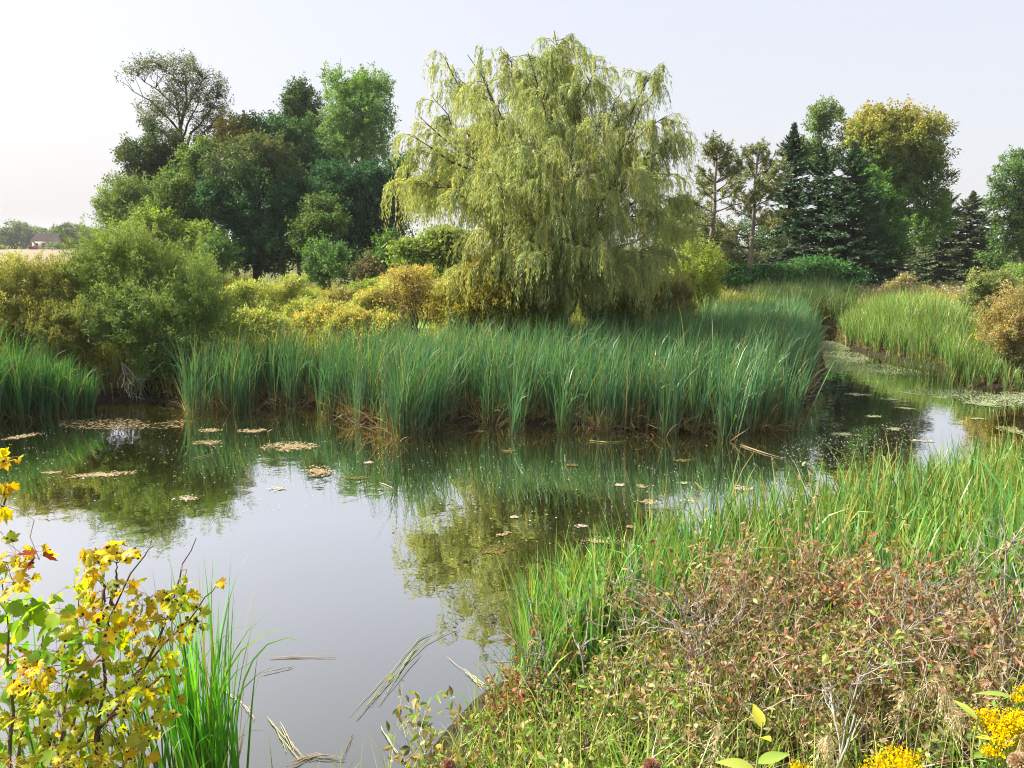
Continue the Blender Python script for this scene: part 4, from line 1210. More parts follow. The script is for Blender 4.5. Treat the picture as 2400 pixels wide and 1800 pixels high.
# sedge marsh beyond
MARSH = np.array([P(1400, 640, 25)[:2], P(1720, 640, 33.8)[:2], P(1850, 640, 33.5)[:2], P(2140, 640, 29)[:2], P(2300, 640, 29)[:2], P(2300, 640, 39)[:2], P(1560, 640, 38)[:2], P(1380, 640, 36)[:2]])
c = in_poly(rng, 4200, MARSH)
uu = c[:, 0] / c[:, 1] * F + CX
cattails("sedge_marsh", "pale green sedge marsh stretching from the channel end to the foot of the grove", 316, c, 1.15 + .25 * wav(c[:, 0], c[:, 1], .5, 6), [(.19, .26, .09), (.24, .27, .11), (.15, .22, .08)], dead=.15, W=.034, per=(7, 10), seg=4,
         tipc=(.34, .26, .16), fan=.2, cat="sedge")


def plumes(name, label, seed, xy, H, pal, mat=None, cat="grass", n_each=14, size=.09, stalk=(.20, .18, .09), spread=.05, hlen=.22):
    """upright stalks that carry a soft seed plume or flower head"""
    rng = np.random.default_rng(seed)
    n = len(xy)
    b = np.stack([xy[:, 0], xy[:, 1], hz(xy[:, 0], xy[:, 1])], -1)
    L = H * rng.uniform(.75, 1.15, n)
    mb = MB()
    az = rng.random(n) * 2 * pi; ln = np.abs(rng.normal(0, .12, n))
    cs = jitter([stalk], n, rng, .15)
    ribbons(mb, rng, b, L, np.full(n, .014), az, ln, ln * .5, cs * .7, cs, cs, 4)
    tip = b + np.stack([np.cos(az) * np.sin(ln * 1.2) * L, np.sin(az) * np.sin(ln * 1.2) * L, L * np.cos(ln)], -1)
    pos = np.repeat(tip, n_each, 0); m = len(pos)
    pos = pos + rng.normal(0, spread, (m, 3)) * np.array([1, 1, .4]) - np.array([0, 0, 1]) * rng.random((m, 1)) * hlen
    cc = np.repeat(jitter(pal, n, rng, .15), n_each, 0) * np.exp(rng.normal(0, .12, (m, 1)))
    place(mb, *DIAMOND, pos, nrm(rng.normal(0, .6, (m, 3)) + np.array([0, 0, .8])), sph(m, rng), size * rng.uniform(.6, 1.3, m), size * .5, cc)
    o = mb.build(name, mat or M_STRAW)
    return tag(o, label, cat, kind="stuff")


BELT = np.array([P(1590, 640, 36)[:2], P(2110, 640, 35)[:2], P(2140, 640, 40)[:2], P(1620, 640, 40)[:2]])
plumes("plume_grass", "beige and pinkish feathery seed heads in a belt under the grove", 317, in_poly(rng, 2200, BELT), 1.3, [(.36, .30, .20), (.26, .22, .13), (.44, .38, .29), (.20, .22, .10)], size=.085, n_each=9, spread=.05, hlen=.3, stalk=(.16, .19, .07))
GB = np.array([P(1550, 640, 34)[:2], P(1640, 640, 34)[:2], P(1650, 640, 37)[:2], P(1540, 640, 37)[:2]])
plumes("goldenrod", "orange yellow goldenrod patch at the foot of the pines", 318, in_poly(rng, 120, GB), 1.1, [(.48, .30, .03), (.42, .24, .04)], M_FLOWER, "flowers", size=.07, spread=.08)
GB2 = np.array([P(2020, 640, 33)[:2], P(2110, 640, 31)[:2], P(2120, 640, 36)[:2], P(2000, 640, 38)[:2]])
plumes("goldenrod", "yellow goldenrod patch above the right bank cattails", 319, in_poly(rng, 110, GB2), 1.15, [(.55, .38, .03)], M_FLOWER, "flowers", size=.065, spread=.07)
GB3 = np.array([P(2150, 640, 21)[:2], P(2215, 640, 20.5)[:2], P(2225, 640, 23)[:2], P(2150, 640, 24)[:2]])
plumes("goldenrod", "yellow goldenrod stand beside the orange brown shrub on the right bank", 320, in_poly(rng, 90, GB3), 1.35, [(.58, .40, .03)], M_FLOWER, "flowers", size=.08, spread=.07)

# meadow between the far bed and the wood
MEAD = np.array([P(380, 640, 20.8)[:2], P(1400, 640, 21.5)[:2], P(1480, 640, 25)[:2], P(1500, 640, 36)[:2], P(1060, 640, 42)[:2], P(480, 640, 46)[:2], P(330, 640, 40)[:2], P(250, 640, 24)[:2]])
LAWN = np.array([(-4.4, 25), (-6.6, 42), (-2.2, 42), (-2.2, 25)])
c = in_poly(rng, 7600, MEAD)
dl = poly_dist(c[:, 0], c[:, 1], LAWN)
c = c[dl > .2]
cattails("meadow_grass", "tall yellow green meadow herbs and grass behind the cattail bed", 321, c, .8 + .22 * wav(c[:, 0], c[:, 1], .6, 8) + .12, [(.34, .33, .085), (.24, .29, .07), (.36, .34, .10), (.27, .26, .09)], dead=.15, W=.030, per=(5, 9), seg=4,
         tipc=(.34, .27, .08), fan=.25, cat="meadow", bend=.8)
cy_ = in_poly(rng, 5200, MEAD)
w_ = wav(cy_[:, 0], cy_[:, 1], .55, 18)
dl = poly_dist(cy_[:, 0], cy_[:, 1], LAWN)
cy_ = cy_[(w_ > .15) & (dl > .2)]
plumes("goldenrod", "yellow goldenrod flower heads sprinkled through the meadow", 322, cy_, 1.05, [(.58, .47, .06), (.50, .42, .08), (.42, .42, .12), (.48, .44, .2)], M_FLOWER, "flowers", size=.05, spread=.06, n_each=12, stalk=(.17, .22, .06))
WG = np.array([P(1120, 690, 20.7)[:2], P(1420, 690, 21.5)[:2], P(1420, 690, 24)[:2], P(1120, 690, 23)[:2]])
plumes("goldenrod", "bright goldenrod spikes around the foot of the great willow", 323, in_poly(rng, 60, WG), 1.25, [(.62, .42, .03), (.55, .36, .03)], M_FLOWER, "flowers", size=.045, spread=.04, hlen=.2, stalk=(.08, .14, .04))
UND = np.array([P(1100, 690, 20.3)[:2], P(1460, 690, 22)[:2], P(1460, 690, 29)[:2], P(1100, 690, 29)[:2]])
c = in_poly(rng, 1500, UND)
cattails("undergrowth", "dull green weeds growing below the great willow", 324, c, 1.0, [(.12, .19, .065), (.17, .21, .065), (.10, .155, .055)], dead=.1, W=.032, per=(6, 10), seg=4, fan=.25, cat="weeds", bend=.9)
# tangle on the left bank under the shrubs, and along the rest of the far side
LB = np.array([P(-200, 640, 17.9)[:2], P(390, 640, 18.4)[:2], P(390, 640, 30)[:2], P(-200, 640, 34)[:2]])
c = in_poly(rng, 2000, LB)
c = c[poly_dist(c[:, 0], c[:, 1]) > .3]
cattails("bank_weeds", "yellow green weeds on the left bank behind the willow shrubs", 325, c, .9, [(.17, .19, .06), (.21, .20, .07), (.12, .15, .05)], dead=.2, W=.03, per=(5, 8), seg=4, fan=.25, cat="weeds", bend=.8)
FL = np.array([P(-300, 640, 34)[:2], P(480, 640, 34)[:2], P(560, 640, 62)[:2], P(200, 640, 75)[:2], P(-300, 640, 75)[:2]])
c = in_poly(rng, 3000, FL)
cattails("rough_grass", "straw and green rough grass between the left bank and the stubble field", 326, c, .85, [(.20, .22, .07), (.26, .23, .09), (.15, .18, .06)], dead=.1, W=.05, per=(5, 8), seg=3, fan=.3, cat="grass", bend=.8)

# ------------------------------------------------------------------ near right bank
rng = np.random.default_rng(400)
NB = np.array([[-.6, 4.6], [-.3, 6.0], [.6, 6.8], [3, 8.4], [7, 10], [14, 12.5], [14, 2.0], [.6, 2.0]])
xy = in_poly(rng, 9000, NB, .6)
pd = poly_dist(xy[:, 0], xy[:, 1])
uu = xy[:, 0] / xy[:, 1] * F + CX
wid = np.interp(uu, [1080, 1450, 1800, 2212], [.7, .9, 1.5, 2.6])
k_ = (pd > -.35) & (pd < wid) & (uu > 1125) & (uu < 2700)
c = xy[k_][:1700]
pdc = pd[k_][:1700]
uc = uu[k_][:1700]
Hn = np.interp(uc, [1085, 1200, 1500, 2212], [.75, .95, 1.12, 1.25])
cattails("cattail_bed", "bright sunlit green cattail bed along the near right shore", 401, c, Hn - np.clip(pdc, 0, 9) * .08, [(.095, .225, .075), (.12, .25, .08), (.078, .19, .07), (.18, .27, .085)], W=.026, per=(6, 9), dead=.12,
         dead_len=.5, tipc=(.42, .30, .06), lean=.12, bend=.4, seg=6)
# undergrowth of grass over the bank
xy = in_poly(rng, 26000, np.array([[-3.6, 1.0], [-3.6, 3.0], [-1.2, 4.6], [-.8, 5.2], [1.2, 6.0], [3, 7.2], [8, 8.8], [11, 6], [6, 1.6], [2, 1.2], [1, 1.0]]), .3)
pd = poly_dist(xy[:, 0], xy[:, 1])
k_ = pd > np.where(xy[:, 0] < .3, .28, 0)
xy = xy[k_]
nearcam = np.hypot(xy[:, 0], xy[:, 1]) > 1.9
xy = xy[nearcam]
n = len(xy)
b = np.stack([xy[:, 0], xy[:, 1], hz(xy[:, 0], xy[:, 1]) - .02], -1)
mb = MB()
col = jitter([(.20, .31, .075), (.26, .34, .10), (.16, .25, .06), (.38, .33, .16), (.30, .36, .10), (.24, .30, .09), (.32, .36, .12)], n, rng, .18)
gr_ = (rng.random(n) < np.clip(1.15 - xy[:, 0] * .30, .15, .8))[:, None]
col = np.where(gr_, jitter([(.22, .36, .07), (.30, .40, .10), (.17, .29, .06), (.40, .42, .14)], n, rng, .18), col)
tuft = np.exp(wav(xy[:, 0], xy[:, 1], 2.2, 12) * .35)
ribbons(mb, rng, b, rng.uniform(.25, .75, n) * tuft, rng.uniform(.005, .012, n), rng.random(n) * 2 * pi, np.abs(rng.normal(0, .35, n)), rng.uniform(.1, 1.5, n), col * .7, col, col * 1.1, 5, 2.0)
o = mb.build("grass", M_REED); tag(o, "mixed green and straw grass covering the near bank", "grass", kind="stuff")


def at(u, Y, z=None, v=1400):
    x = P(u, v, Y)[0]
    return np.array([x, Y, hz(x, Y) if z is None else z])


DOGP = {"russet": [(.24, .17, .105), (.20, .19, .085), (.31, .23, .15), (.16, .18, .07), (.24, .13, .09)],
        "green": [(.16, .25, .06), (.22, .27, .08), (.26, .20, .10), (.13, .20, .055), (.30, .26, .11)],
        "red": [(.30, .11, .07), (.24, .15, .07), (.30, .22, .11), (.18, .18, .06), (.28, .12, .08)]}


def dogwood(label, seed, u, Y, H, spread, pal, stems=9, lev=3, leafn=4, leafL=.048, stemcol=(.21, .09, .07), group="dogwood shrubs of the near bank", lean=(0, 0)):
    rng = np.random.default_rng(seed)
    base = at(u, Y)
    root = thing("dogwood_shrub", base, label, "shrub", group)
    segs, tips = [], []
    for s in range(int(stems * 1.35)):
        a = base + np.array([rng.normal(0, .12), rng.normal(0, .10), -.04])
        d = np.array([rng.normal(lean[0], spread), rng.normal(lean[1], spread), 1.0])
        twiggy(rng, a, d, H * rng.uniform(.42, .62), .006, lev, segs, .68, .55, (2, 4), .25, tips)
    mb = MB()
    for s in segs:
        c = np.array(stemcol) * rng.uniform(.6, 1.5) if rng.random() < .28 else np.array([.44, .35, .26]) * rng.uniform(.6, 1.5)
        tubes(mb, s[0], s[1], 4, c)
    mb.build("stems", M_COLTWIG, root)
    lb = MB()
    ps, ds = [], []
    for p, d in tips:
        for j in range(leafn):
            i = rng.integers(1, len(p)); ps.append(p[i]); ds.append(d)
    ps = np.array(ps); ds = np.array(ds); n = len(ps)
    ax = nrm(ds * .5 + rng.normal(0, .6, (n, 3)) + np.array([0, 0, -.25]))
    nm = nrm(rng.normal(0, .55, (n, 3)) + np.array([0, 0, .7]))
    L = leafL * rng.uniform(.6, 1.3, n)
    cc = jitter(pal, n, rng, .28, .07) * 1.18
    place(lb, *OVATE, ps, ax, nm, L, L * rng.uniform(.32, .55, n), cc)
    lb.build("leaves", M_BROAD, root)
    return root


DW = [
    ("red leaved dogwood at the water's edge below the near cattails", 1150, 5.3, .62, .40, "red", 9),
    ("sprawling dogwood with red twigs reaching out over the open water", 1075, 4.3, .85, .45, "green", 9),
    ("green and russet dogwood right of the one with red twigs over the water", 1215, 4.5, .75, .40, "green", 9),
    ("low dogwood among yellow grass below the fallen cattail spike", 1350, 4.9, .75, .38, "green", 8),
    ("brown leaved dogwood at the left shoulder of the thicket", 1480, 5.5, 1.12, .36, "russet", 11),
    ("brown purple dogwood with fine grey tips left of the thicket's peak", 1610, 5.4, 1.25, .34, "russet", 12),
    ("tall russet dogwood forming the peak of the thicket", 1735, 5.4, 1.36, .34, "russet", 12),
    ("dogwood with red inner stems just right of the thicket's peak", 1880, 5.2, 1.25, .36, "red", 11),
    ("russet dogwood before the bleached bare branches on the right", 2010, 5.0, 1.15, .36, "russet", 11),
    ("brownish dogwood nearest the frame edge above the goldenrod", 2150, 4.7, 1.05, .38, "russet", 11),
    ("dark leaved dogwood in the lower left part of the thicket", 1480, 4.25, .85, .40, "green", 10),
    ("russet dogwood behind the milkweed at the bottom of the thicket", 1610, 4.3, .95, .40, "russet", 10),
    ("dogwood in the centre of the thicket behind the white dead stem", 1770, 4.3, 1.0, .40, "russet", 11),
    ("dense green brown dogwood behind the drooping grass heads", 1930, 4.1, .95, .40, "green", 11),
    ("dogwood with curled leaves directly behind the right hand goldenrod", 2080, 4.0, .95, .40, "russet", 11),
    ("small sparse dogwood with spotted leaves at the bottom edge, nearest the water", 1230, 3.75, .6, .45, "green", 9),
    ("low dogwood between grass tufts at the bottom edge left of the milkweed", 1420, 3.55, .62, .42, "green", 9),
]
for i, (lab, u, Y, H, sp, pl, st) in enumerate(DW):
    kw = dict(lean=(-1.0, .15), lev=3, leafL=.07, leafn=3, stemcol=(.25, .07, .06)) if i == 1 else {}
    dogwood(lab, 410 + i, u, Y, H, sp, DOGP[pl], stems=st, **kw)

grpD = "bleached dead branches in the dogwood thicket"
for i, (lab, u, Y, H, d, n) in enumerate([
    ("bleached forked dead branch in front of the near cattails at their low end", 1290, 5.2, .95, (-.3, 0, 1), 3),
    ("long pale dead branch slanting to the upper left through the thicket", 1600, 4.9, 1.35, (-.75, 0, 1), 2),
    ("white dead stem rising from the bottom and forking at the thicket's centre", 1838, 3.7, 1.15, (-.05, 0, 1), 1),
    ("grey dead branch leaning right above the middle of the thicket", 1790, 4.8, 1.35, (.5, 0, 1), 3),
    ("upright pale dead branch standing above the russet dogwoods on the right", 2085, 5.1, 1.5, (0, 0, 1), 3),
    ("silvery dead branch with many forks close to the frame edge", 2170, 4.6, 1.3, (.1, 0, 1), 3),
    ("grey dead branch curving over the brown leaved dogwoods on the left shoulder", 1500, 5.0, 1.1, (.4, 0, 1), 3)]):
    rng = np.random.default_rng(440 + i)
    segs = []
    a = at(u, Y)
    for s in range(n):
        twiggy(rng, a + [rng.normal(0, .04), rng.normal(0, .04), 0], np.array(d) + rng.normal(0, .22, 3), H * .58, .0105, 4, segs, .62, .6, (2, 4), .15)
    mb = MB(); build_segs(segs, mb, 5)
    o = mb.build("dead_branch_bush", M_GREY); tag(o, lab, "dead branch", grpD)

# broad leaved herbs at the bottom
def herb(name, label, seed, u, v_top, Y, leaves, col, tipcol=None, stem=.006, cat="plant", group=None):
    """leaves: (u tip, v tip, length, colour index) around a stem; positions at depth Y"""
    rng = np.random.default_rng(seed)
    top = P(u, v_top, Y); base = at(u, Y, v=1600); base[0] = top[0]
    root = thing(name, base, label, cat, group)
    st = curve(base, top, 7, 0, .01, rng)
    mb = MB(); tubes(mb, st, np.linspace(stem, stem * .5, 7), 6, (.22, .32, .08)); mb.build("stem", M_COLTWIG, root)
    lb = MB()
    for (f, az, L, W, dr, ci) in leaves:
        p = np.array([np.interp(f, np.linspace(0, 1, 7), st[:, i]) for i in range(3)])
        ax = nrm(np.array([cos(az), sin(az), dr])); nm = nrm(np.array([-cos(az) * dr, -sin(az) * dr - .25, 1.0]))
        place(lb, *LONGLEAF, p[None], ax[None], nm[None], np.array([L]), np.array([W]), np.array([col[ci]]))
    lb.build("leaves", M_BROAD, root)
    return root


s_ = np.linspace(0, 1, 9)
wv_ = np.sin(s_ ** .8 * pi) * .5; wv_[0] = .03; wv_[-1] = 0
LV = np.concatenate([np.stack([s_, wv_, .06 * wv_ * 2 - .22 * s_ ** 2], -1), np.stack([s_, 0 * s_, -.22 * s_ ** 2], -1), np.stack([s_, -wv_, .06 * wv_ * 2 - .22 * s_ ** 2], -1)])
LQ = [[a + i, a + i + 1, a + 9 + i + 1, a + 9 + i] for a in (0, 9) for i in range(8)]
LONGLEAF = (LV, LQ, None)
MWC = [(.34, .48, .09), (.60, .56, .07), (.46, .54, .10)]
herb("milkweed", "pale green milkweed with broad paired leaves and a yellow top leaf at the bottom edge", 460, 1648, 1560, 2.75,
     [(.98, 1.7, .10, .05, .9, 1), (.95, -1.4, .085, .045, .75, 1), (.84, 3.0, .16, .056, .30, 2), (.86, .2, .15, .054, .35, 0), (.62, -2.5, .12, .055, -.1, 2), (.6, -.5, .13, .055, -.1, 0), (.45, 2.3, .12, .05, 0, 0), (.45, .7, .12, .05, 0, 0)], MWC)
herb("milkweed", "yellow green broad leaved plant between the two goldenrods at the lower corner", 461, 2112, 1545, 2.95,
     [(.98, 2.2, .11, .04, .6, 2), (.9, -.9, .08, .035, .5, 1), (.8, .3, .14, .035, .1, 0), (.75, 3.4, .13, .038, .0, 2), (.6, -2.2, .12, .04, -.2, 0), (.55, 1.0, .12, .04, 0, 0)], MWC)
herb("milkweed", "young green plant with long pointed leaves at the very corner of the frame", 462, 2190, 1500, 3.2,
     [(.98, 2.9, .16, .03, .15, 0), (.95, .3, .15, .03, .2, 0), (.8, -2.0, .14, .03, 0, 0), (.7, 1.2, .13, .03, 0, 0)], MWC)


def goldenrod(label, seed, heads, Y, group="goldenrods at the lower corner"):
    rng = np.random.default_rng(seed)
    tops = np.array([P(u, v, Y + dy) for u, v, dy, r in heads])
    cx = tops[:, 0].mean(); base = np.array([cx, Y, hz(cx, Y)])
    root = thing("goldenrod_plant", base, label, "flower", group)
    mb, lb, fb = MB(), MB(), MB()
    for (t_, (u, v, dy, r)) in zip(tops, heads):
        st = curve(base + [rng.normal(0, .05), rng.normal(0, .04), 0], t_, 7, 0, .012, rng)
        tubes(mb, st, np.linspace(.004, .002, 7), 5, (.16, .22, .06))
        n = 34
        i = rng.uniform(1.5, 6, n); p = np.array([[np.interp(j, np.arange(7), st[:, a]) for a in range(3)] for j in i])
        place(lb, *FOLD, p, nrm(rng.normal(0, .7, (n, 3)) + [0, 0, .35]), nrm(rng.normal(0, .3, (n, 3)) + [0, 0, 1]), rng.uniform(.035, .07, n), .010, jitter([(.14, .24, .06), (.19, .28, .07)], n, rng))
        m = int(360 * (r / .06) ** 2)
        q_ = t_ + rng.normal(0, 1, (m, 3)) * np.array([r * .55, r * .5, r * .24])
        # stalks that hold the flower tuft
        kx = rng.choice(m, 16)
        tubes(mb, np.stack([np.stack([st[5] * (1 - f) + q_[kx] * f for f in (0, .5, 1)], 1)][0]), np.full((16, 3), .0011), 3, (.2, .28, .06))
        place(fb, *FOLD, q_, nrm(rng.normal(0, .6, (m, 3)) + [0, 0, .8]), sph(m, rng), rng.uniform(.008, .016, m), .009, jitter([(.72, .52, .03), (.80, .60, .04), (.62, .44, .025)], m, rng, .12))
    mb.build("stem", M_COLTWIG, root); lb.build("leaves", M_BROAD, root); fb.build("flowers", M_FLOWER, root)


goldenrod("flat topped yellow goldenrod cut by the bottom edge", 470, [(1900, 1652, 0, .045), (1935, 1635, .05, .055), (1970, 1640, .0, .045), (1880, 1668, -.05, .04), (1950, 1662, -.08, .05)], 2.9)
goldenrod("bushy yellow goldenrod in the lower right hand corner", 471, [(2130, 1545, .05, .05), (2150, 1570, 0, .055), (2185, 1560, .0, .05), (2165, 1600, -.08, .045), (2200, 1590, 0, .05), (2140, 1625, -.1, .04), (2205, 1640, -.1, .05), (2190, 1545, .1, .04)], 2.95)
goldenrod("small yellow goldenrod spray at the frame edge above the bushy one", 472, [(2200, 1510, 0, .035), (2212, 1490, .05, .03)], 3.15)
goldenrod("tiny goldenrod sprig just showing at the bottom edge beside the milkweed", 473, [(1718, 1656, 0, .028), (1735, 1666, .0, .03)], 2.85)


def brome(label, seed, u, v_top, Y, bend_u, H=None):
    rng = np.random.default_rng(seed)
    top = P(u, v_top, Y); base = at(u - bend_u * .6, Y, v=1600)
    root = thing("brome_grass", base, label, "grass", "drooping brome heads in the lower thicket")
    t = np.linspace(0, 1, 9)[:, None]
    end = P(u + bend_u, v_top + 60, Y - .05)
    st = base * (1 - t) ** 2 + 2 * t * (1 - t) * (top * 2 - (base + end) / 2) * 1.0 + end * t ** 2
    mb = MB(); tubes(mb, st, np.linspace(.0022, .0009, 9), 4, (.50, .42, .24)); mb.build("stalk", M_COLTWIG, root)
    lb = MB(); n = 70
    f = rng.uniform(4.2, 8, n)
    p = np.array([[np.interp(j, np.arange(9), st[:, a]) for a in range(3)] for j in f])
    d = nrm(rng.normal(0, .5, (n, 3)) + np.array([.4 * np.sign(bend_u), 0, -.7]))
    L = rng.uniform(.02, .06, n)[:, None]
    tubes(lb, np.stack([p, p + d * L * .6 + [0, 0, .004], p + d * L], 1), np.full((n, 3), .0006), 3, (.5, .42, .25))
    place(lb, *FOLD, p + d * L, nrm(d + [0, 0, -.8]), sph(n, rng), rng.uniform(.016, .03, n), .0065, jitter([(.55, .45, .27), (.48, .37, .21), (.60, .52, .34)], n, rng, .1))
    lb.build("seed_head", M_STRAW, root)


for i, (lab, u, v, Y, bu) in enumerate([
    ("tallest drooping brome head below the bleached twigs on the right", 2000, 1500, 3.3, 45), ("brome head hanging right beside the tallest one", 2025, 1530, 3.2, 40), ("brome head above the flat topped goldenrod", 1960, 1520, 3.25, -25),
    ("straw brome head close over the right hand goldenrod leaves", 2050, 1575, 3.05, 30), ("straw brome head at the bottom edge left of the flat topped goldenrod", 1800, 1625, 2.9, -40), ("brome head right of the milkweed at the bottom", 1765, 1630, 2.95, 25),
    ("brome head left of the milkweed near the bottom edge", 1560, 1600, 3.05, -20), ("pale brome head at the frame corner beside the bushy goldenrod", 2195, 1625, 2.7, 25)]):
    brome(lab, 480 + i, u, v, Y, bu)


def spike(label, u, v, Y, tilt=0.0):
    top = P(u, v - 22, Y); base = at(u, Y, v=1350); base[0] = top[0] - tilt * .3
    root = thing("cattail_spike", base, label, "cattail", "brown cattail spikes")
    a = np.array(base); d = nrm(top - a)
    mb = MB(); tubes(mb, np.stack([a + (top - a) * f for f in np.linspace(0, 1, 6)]), np.linspace(.006, .0035, 6), 5, (.22, .26, .09)); mb.build("stalk", M_COLTWIG, root)
    hb = MB(); s = np.linspace(-.16, -.04, 8)
    tubes(hb, np.stack([top + d * q_ for q_ in s]), np.array([.004, .010, .0125, .013, .013, .0125, .010, .003]), 10, (.16, .065, .025))
    hb.build("seed_head", M_COLTWIG, root)


spike("brown cattail spike among the near cattails at the left shoulder of the thicket", 1427, 1345, 5.9)
spike("orange brown cattail spike behind the bleached branches on the right", 2075, 1292, 5.9)
spike("thin brown cattail spike at the near cattails by the thicket's left slope", 1500, 1290, 6.4)

for (u, v, Y) in [(1330, 770, 17.2), (1545, 720, 19.0), (1230, 790, 16.6), (1600, 735, 18.2), (1020, 765, 17.6), (760, 770, 17.8), (1480, 700, 20.5), (1660, 760, 17.5)]:
    top = P(u, v, Y)
    root = thing("cattail_spike", (top[0], Y, -.1), "slender brown cattail spike rising among the blades of the big cattail bed", "cattail", "brown spikes of the big cattail bed")
    mb = MB(); tubes(mb, np.array([[top[0], Y, z_] for z_ in np.linspace(-.1, top[2] + .1, 5)]), np.linspace(.007, .004, 5), 5, (.22, .26, .09)); mb.build("stalk", M_COLTWIG, root)
    hb = MB(); tubes(hb, np.array([[top[0], Y, top[2] + z_] for z_ in np.linspace(-.14, .06, 6)]), np.array([.004, .013, .015, .015, .012, .003]), 8, (.12, .055, .025)); hb.build("seed_head", M_COLTWIG, root)

# dried heads close to the camera
for i, (lab, u, v, Y, r) in enumerate([("out of focus pinkish dried flower head at the bottom edge, nearer the middle", 968, 1652, 2.0, .019), ("pinkish round dried flower head at the bottom edge under the dogwoods", 1407, 1655, 1.9, .022),
                                       ("fluffy beige seed head at the lower right corner", 2205, 1650, 1.9, .03)]):
    rng = np.random.default_rng(495 + i)
    top = P(u, v, Y); base = np.array([top[0], Y - .1, hz(top[0], Y - .1)])
    root = thing("dried_flower", base, lab, "dried flower", "dried flower heads near the viewer")
    mb = MB(); tubes(mb, curve(base, top, 6, 0, .01, rng), np.linspace(.004, .0025, 6), 6, (.30, .22, .13)); mb.build("stem", M_COLTWIG, root)
    hb = MB(); n = 700
    d = sph(n, rng); d[:, 2] = np.abs(d[:, 2]) * 1.1 - .25
    place(hb, *FOLD, top + d * r * .55, nrm(d + rng.normal(0, .2, (n, 3))), sph(n, rng), r * .62, r * .22, jitter([(.45, .27, .20), (.52, .34, .25), (.36, .21, .15)] if i < 2 else [(.55, .44, .32), (.47, .36, .25)], n, rng, .1))
    hb.build("seed_head", M_STRAW, root)

# ------------------------------------------------------------------ near left: maple saplings, vine, cattails
half = [(0, 0), (-.05, .20), (.02, .42), (.10, .36), (.16, .40), (.24, .27), (.33, .44), (.36, .41), (.50, .60), (.53, .47), (.59, .46), (.52, .21), (.64, .31), (.68, .22), (.76, .24), (.80, .13), (1.0, 0)]
mv = half + [(a, -s) for a, s in half[-2:0:-1]]
MV = np.array([(a, s, -.16 * abs(s) - .16 * max(a - .4, 0) ** 2 - .03) for a, s in mv] + [(.32, 0, .02)])
nm_ = len(mv)
MAPLE = (MV, None, [[nm_, i, (i + 1) % nm_] for i in range(nm_)])
MVC = np.array([(1.04, .90, .80) if (a > .9 or abs(s) > .5) else ((1.0, .96, .9) if abs(s) > .36 else (1, 1.03, 1)) for a, s in mv] + [(.96, 1.10, 1.0)])
MAPLES = [(MV * np.array([1, w_, z_]), None, MAPLE[2]) for w_, z_ in ((1, .6), (.85, 2.4), (1.05, -1.3), (.7, 3.2))]
half = [(0, .02), (-.10, .18), (-.08, .38), (.08, .50), (.20, .47), (.30, .56), (.44, .45), (.56, .47), (.68, .30), (.82, .24), (1.0, 0)]
gv = half + [(a, -s) for a, s in half[-2::-1]]
GVV = np.array([(a, s, .10 * abs(s) - .18 * a * a) for a, s in gv] + [(.25, 0, 0)])
GRAPE = (GVV, None, [[len(gv), i, (i + 1) % len(gv)] for i in range(len(gv))])
YE = [(.52, .43, .05), (.56, .41, .05), (.46, .43, .06)]
YG2 = [(.38, .44, .05), (.46, .46, .05), (.30, .38, .05)]
ORY = [(.56, .43, .05), (.58, .37, .045), (.50, .45, .06)]
DUL = [(.42, .44, .06), (.48, .44, .06), (.34, .38, .06)]
GRN = [(.26, .44, .045), (.33, .48, .05), (.22, .38, .045)]
DGN = [(.16, .32, .05), (.20, .36, .05)]


